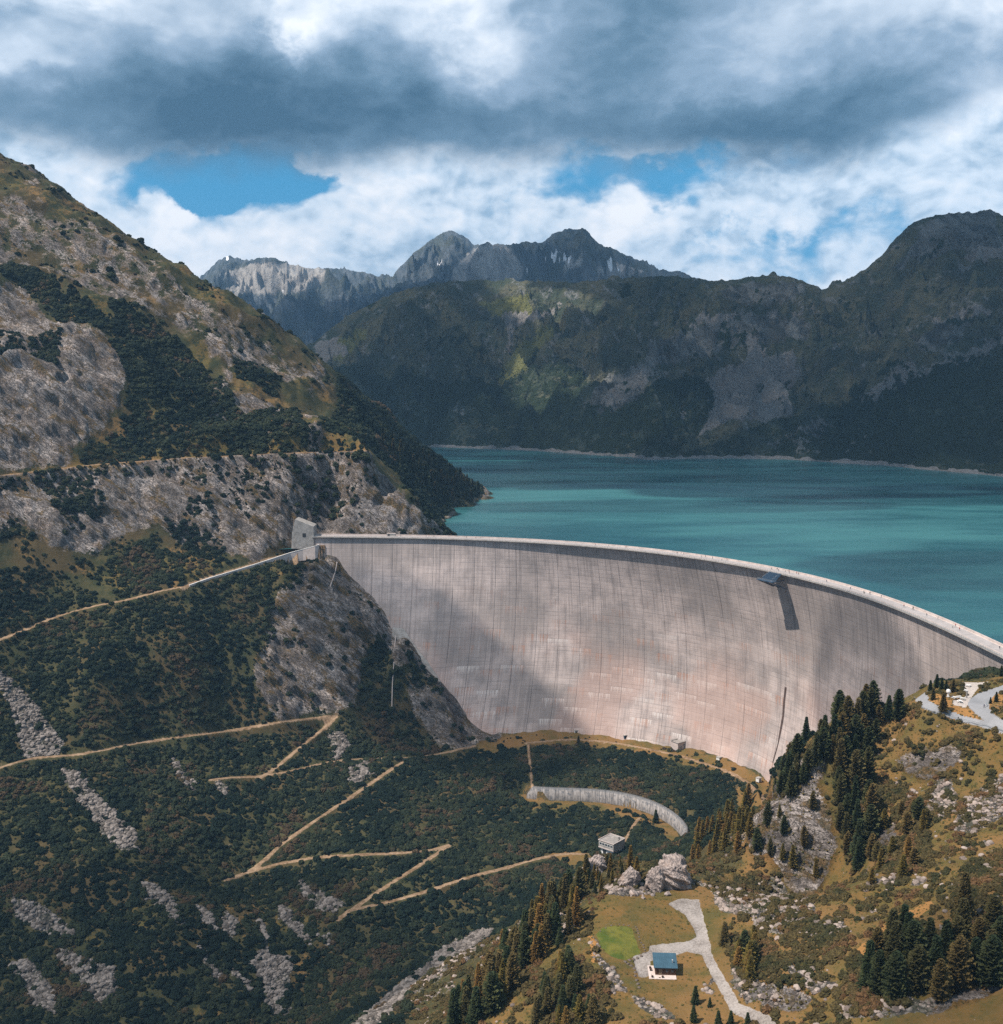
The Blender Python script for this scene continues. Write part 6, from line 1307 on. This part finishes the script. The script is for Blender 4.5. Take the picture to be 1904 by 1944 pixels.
for i, (px, py) in enumerate([(1831, 1312), (1811, 1326), (1820, 1325), (1827, 1328), (1822, 1333), (1838, 1303)]):
    p = pick(px, py, Z1); t = thing('picnic_table', ['white picnic table closest to the information pillar', 'white picnic table leftmost on the plaza', 'white picnic table in the middle of the plaza group', 'white picnic table rightmost of the lower plaza group', 'white picnic table nearest the hairpin road', 'white picnic table farthest up the plaza path'][i], 'table', tuple(p), rng.rand() * 3)
    MB().box((0, 0, .76), (2.0, .9, .08)).obj('table_top', M_WHITE, t)
    for y in (-.8, .8): MB().box((0, y, .46), (2.0, .35, .07)).obj('bench', M_WHITE, t)
    for x in (-.7, .7): MB().box((x, 0, .36), (.1, 1.7, .08)).beam((x, -.6, 0), (x, -.2, .73), .09).beam((x, .6, 0), (x, .2, .73), .09).obj('leg', M_WHITE, t)
p = pick(1835, 1325, Z1); t = thing('information_pillar', 'slim grey pillar standing on the pale plaza', 'pillar', tuple(p), .2); MB().box((0, 0, 1.5), (.5, .35, 3.0)).obj('shaft', M_GREY, t); MB().box((0, 0, 3.08), (.8, .5, .16)).obj('cap', M_WHITE, t)
p = pick(1800, 1323, Z1); t = thing('stone_sculpture', 'white upright stone with a round head beside the plaza trees', 'sculpture', tuple(p), .4); MB().sweep([[(r_ * math.cos(a), r_ * math.sin(a), z) for a in np.linspace(0, 6.283, 13)[:-1]] for z, r_ in ((0, .45), (.8, .38), (1.4, .42), (1.8, .75), (2.4, .95), (3.0, .75), (3.3, .2))]).obj('stone', M_WHITE, t); MB().box((0, 0, .12), (1.4, 1.4, .24)).obj('plinth', M_GREY, t)
p = pick(1872, 1341, Z1); t = thing('notice_panel', 'tilted white notice panel at the inner edge of the upper road', 'sign', tuple(p), .9); MB().box((0, 0, 1.2), (2.4, .08, 1.2), 0, -.5).obj('panel', M_WHITE, t)
for x in (-.9, .9): MB().beam((x, 0, 0), (x, 0, 1.1), .1).obj('leg', M_GALV, t)

# ------------------------------------------------------------------ people
def person_mesh(name, seed, walk=.3):
    r = np.random.RandomState(seed); J = {}; E_ = []
    st = walk * (.7 + .6 * r.rand()); arm = .25 * (1 if r.rand() > .5 else -1)
    pts = [('pel', (0, 0, .96), .15), ('sp', (0, 0, 1.15), .135), ('ch', (0, 0, 1.36), .165), ('nk', (0, .01, 1.50), .06), ('hd', (0, .02, 1.60), .088), ('ht', (0, .015, 1.70), .085),
           ('hl', (-.10, 0, .90), .10), ('kl', (-.11, st * .45, .50), .065), ('al', (-.11, st * .35 - .02, .10), .045), ('tl', (-.11, st * .35 + .15, .035), .04),
           ('hr', (.10, 0, .90), .10), ('kr', (.11, -st * .25, .50), .065), ('ar', (.11, -st * .75, .12), .045), ('tr', (.11, -st * .75 + .15, .035), .04),
           ('sl', (-.20, 0, 1.42), .065), ('el', (-.26, -arm * .4, 1.15), .048), ('wl', (-.25, arm * .3 + .05, .92), .035), ('fl', (-.25, arm * .4 + .07, .82), .035),
           ('sr', (.20, 0, 1.42), .065), ('er', (.26, arm * .4, 1.15), .048), ('wr', (.25, .12 - arm * .3, .92), .035), ('fr', (.25, .14 - arm * .4, .82), .035)]
    ix = {p[0]: i for i, p in enumerate(pts)}
    ed = [('pel', 'sp'), ('sp', 'ch'), ('ch', 'nk'), ('nk', 'hd'), ('hd', 'ht'), ('pel', 'hl'), ('hl', 'kl'), ('kl', 'al'), ('al', 'tl'), ('pel', 'hr'), ('hr', 'kr'), ('kr', 'ar'), ('ar', 'tr'), ('ch', 'sl'), ('sl', 'el'), ('el', 'wl'), ('wl', 'fl'), ('ch', 'sr'), ('sr', 'er'), ('er', 'wr'), ('wr', 'fr')]
    me = bpy.data.meshes.new(name); me.from_pydata([p[1] for p in pts], [(ix[a], ix[b]) for a, b in ed], []); o = bpy.data.objects.new(name, me); COL.objects.link(o)
    o.modifiers.new('s', 'SKIN'); 
    for v, p in zip(me.skin_vertices[0].data, pts): v.radius = (p[2], p[2])
    me.skin_vertices[0].data[0].use_root = True; sb = o.modifiers.new('d', 'SUBSURF'); sb.levels = 1
    bpy.context.view_layer.update(); dg = bpy.context.evaluated_depsgraph_get(); out = bpy.data.meshes.new_from_object(o.evaluated_get(dg)); bpy.data.objects.remove(o); out.name = name; return out
def cloth_mat(i, top, leg):
    m, N = material('clothing'); x, y, z = N.xyz(N.objco()); arm = x.absv().step(.20, .215)
    c = N.mix(z.step(.94, .97), leg, top); c = N.mix((z.step(1.02, .98) * arm), c, (0.42, 0.26, 0.19)); c = N.mix(z.step(.10, .06), c, (0.03, 0.025, 0.02)); c = N.mix(z.step(1.49, 1.51), c, (0.45, 0.28, 0.20)); c = N.mix((z + y * -.6).step(1.64, 1.66), c, (0.05, 0.03, 0.02)); N.out_bsdf(c, .8, None, .2); return m
TOPS = [((.03, .035, .05), 'black jacket'), ((.05, .09, .20), 'dark blue jacket'), ((.50, .06, .04), 'red jacket'), ((.55, .53, .50), 'white shirt'), ((.10, .12, .09), 'dark green jacket')]
PM = []
for i, (c_, l_) in enumerate(TOPS):
    me = person_mesh('person', 500 + i, .1 + .12 * i); me.materials.clear(); me.materials.append(cloth_mat(i, c_, [(.04, .05, .08), (.03, .03, .03), (.05, .06, .10), (.12, .10, .08), (.03, .03, .04)][i])); PM.append(me)
SEG = [(0, 900, 'the left end of the dam crest'), (900, 1250, 'the dam crest left of centre'), (1250, 1420, 'the crest just left of the viewing platform'), (1420, 1530, 'the crest beside the viewing platform'), (1530, 1690, 'the crest just right of the viewing platform'), (1690, 1770, 'the crest well right of the platform'), (1770, 2000, 'the dam crest near the right frame edge')]
CR = [(760, 1021, 3), (808, 1023, 3), (812, 1023, 4), (820, 1023, 5), (882, 1024, 4), (902, 1025, 3), (907, 1025, 5), (1128, 1038, 3), (1150, 1039, 5), (1183, 1040, 4), (1281, 1054, 3), (1286, 1055, 5), (1292, 1055, 4), (1327, 1060, 3), (1332, 1061, 5), (1347, 1064, 4), (1367, 1067, 3), (1371, 1068, 6), (1460, 1086, 3), (1467, 1087, 5), (1474, 1088, 2.5), (1484, 1090, 3.5), (1487, 1091, 6), (1495, 1092, 2.5), (1501, 1093, 6), (1506, 1094, 5), (1561, 1109, 4), (1607, 1121, 3), (1629, 1128, 4), (1634, 1130, 2.5), (1638, 1131, 5), (1656, 1137, 6), (1704, 1156, 4), (1714, 1160, 6), (1718, 1162, 5), (1746, 1173, 4), (1760, 1178, 6), (1792, 1193, 6), (1798, 1196, 3), (1806, 1200, 4), (1882, 1238, 4), (1886, 1240, 5)]
PANTS = ['dark blue', 'black', 'dark blue', 'brown', 'black']
for i, (px, py, off) in enumerate(CR):
    th = dam_hit(px, py + 6)[1]; c = dam_pt(np.array(th), np.array(0.0)); k = i % 5 if (i * 7) % 3 else (i * 3) % 5; sg = [s for s in SEG if s[0] <= px < s[1]][0][2]
    link('person', PM[k], label='person in %s on %s' % (TOPS[k][1], sg), cat='person', group='people in %s on %s' % (TOPS[k][1], sg), loc=(c[0] + math.cos(th) * off, c[1] + math.sin(th) * off, .785), rot=(0, 0, th + (math.pi if i % 2 else 0)))
for i, (px, py, k, l) in enumerate([(1819, 1368, 0, 'person in black jacket at the rail of the hairpin road'), (1822, 1369, 3, 'person in white shirt at the rail of the hairpin road'), (1868, 1344, 1, 'person in dark blue jacket standing at the white notice panel'), (1857, 1281, 0, 'person in black jacket on the terrace behind the plaza'), (1880, 1277, 4, 'person in dark green jacket at the right end of the terrace railing')]):
    p = pick(px, py, Z1); link('person', PM[k], label=l, cat='person', loc=tuple(p), rot=(0, 0, i * 1.7))
print('objects', time.time() - T0)
# ------------------------------------------------------------------ unseen clouds added to throw shade on the land, and the air
def cloud_mat():  # half clear surface for the unseen clouds added for shade
    m, N = material('shade_cloud'); d = N.node('ShaderNodeBsdfDiffuse'); d.inputs[0].default_value = (.85, .86, .88, 1); tr = N.node('ShaderNodeBsdfTransparent'); mx = N.node('ShaderNodeMixShader'); mx.inputs[0].default_value = .45
    N.link(d.outputs[0], mx.inputs[1]); N.link(d.outputs[0], mx.inputs[1]); N.link(tr.outputs[0], mx.inputs[2]); o = N.node('ShaderNodeOutputMaterial'); N.link(mx.outputs[0], o.inputs[0]); return m
M_CL = cloud_mat()
def unseen_shade_cloud(cx, cy, cz, rx, ry, rz, seed):
    bm = bmesh.new(); bmesh.ops.create_icosphere(bm, subdivisions=5, radius=1); co = np.array([v.co[:] for v in bm.verts])
    n = fbm(co[:, 0] * 2.2 + co[:, 2], co[:, 1] * 2.2 - co[:, 2], 6, .6, seed); a = co * (1 + n[:, None] * .9) * [rx, ry, rz]
    for v, c in zip(bm.verts, a): v.co = c
    me = bpy.data.meshes.new('unseen_shade_cloud'); bm.to_mesh(me); bm.free(); me.materials.append(M_CL); me.polygons.foreach_set('use_smooth', [True] * len(me.polygons)); link('unseen_shade_cloud', me, kind='structure', loc=(cx, cy, cz))
def shade(x, y, z, H, rx, ry, seed, rz=120):
    """cloud added out of view so its shadow falls at x, y, z"""
    k = (H - z) / SUN.z; unseen_shade_cloud(x + SUN.x * k, y + SUN.y * k, H, rx, ry, rz, seed)
shade(1120, 2350, 250, 2300, 960, 620, 1)
shade(1700, 2100, 250, 2400, 700, 700, 2)
shade(-190, 2350, 150, 2300, 150, 330, 3)
shade(150, 2020, 20, 2200, 330, 150, 35)
shade(-350, 2700, 150, 2350, 420, 500, 4)
shade(-800, 4600, 300, 3600, 1500, 1500, 6)
shade(700, 1620, -10, 2200, 800, 330, 5)
shade(500, 5700, 500, 3600, 1500, 700, 7)
def thin_mat(f=.74):  # mostly clear surface for the added veils that dim the sun
    m, N = material('thin_shade_cloud'); d = N.node('ShaderNodeBsdfDiffuse'); d.inputs[0].default_value = (.85, .86, .88, 1); tr = N.node('ShaderNodeBsdfTransparent'); mx = N.node('ShaderNodeMixShader'); mx.inputs[0].default_value = f
    N.link(d.outputs[0], mx.inputs[1]); N.link(tr.outputs[0], mx.inputs[2]); o = N.node('ShaderNodeOutputMaterial'); N.link(mx.outputs[0], o.inputs[0]); return m
M_THIN = thin_mat()
def veil(x, y, z, H, rx, ry, rot, seed, rag=.22, mat=None):
    """thin cloud added out of view so its faint shadow falls at x, y, z"""
    k = (H - z) / SUN.z; bm = bmesh.new(); bmesh.ops.create_icosphere(bm, subdivisions=5, radius=1); co = np.array([v.co[:] for v in bm.verts]); n = fbm(co[:, 0] * 2, co[:, 1] * 2, 4, .5, seed)
    a = co * (1 + n[:, None] * rag) * [rx, ry, 16]
    for v, c in zip(bm.verts, a): v.co = c
    me = bpy.data.meshes.new('unseen_shade_cloud'); bm.to_mesh(me); bm.free(); me.materials.append(mat or M_THIN); link('unseen_shade_cloud', me, kind='structure', loc=(x + SUN.x * k, y + SUN.y * k, H), rot=(0, 0, rot))
veil(-43, 807, -103, 900, 92, 72, math.atan2(-58, 84), 77, .05, thin_mat(.60))  # veil added in place of the crest's own shadow on the dam
veil(213, 632, -62, 900, 62, 38, R(-76), 78, .06, thin_mat(.68))  # veil added to dim the right flank of the dam
veil(165, 250, -25, 1300, 85, 60, 0, 82)  # veil added to darken the lower right slope
veil(-190, 520, -165, 1500, 150, 100, .4, 83)  # veil added to darken the lower left of the valley
veil(350, 780, -10, 1400, 130, 90, 0, 79)
veil(170, 1180, -10, 1500, 260, 60, 0, 80)
veil(500, 1250, -10, 1500, 240, 70, .1, 81)
def haze():
    m = bpy.data.materials.new('haze_air'); m.use_nodes = True; nt = m.node_tree; nt.nodes.clear(); o = nt.nodes.new('ShaderNodeOutputMaterial'); v = nt.nodes.new('ShaderNodeVolumePrincipled')
    v.inputs['Color'].default_value = (0.36, 0.66, 1.0, 1); v.inputs['Density'].default_value = HAZE; v.inputs['Anisotropy'].default_value = 0.0; nt.links.new(v.outputs[0], o.inputs['Volume'])
    b = MB().box((0, 4400, 430), (13000, 10800, 1480)); me = b.mesh('haze', m); link('haze', me, kind='stuff', label='thin blue air over the valley')
HAZE = 5.4e-5
haze()
print('total', time.time() - T0)
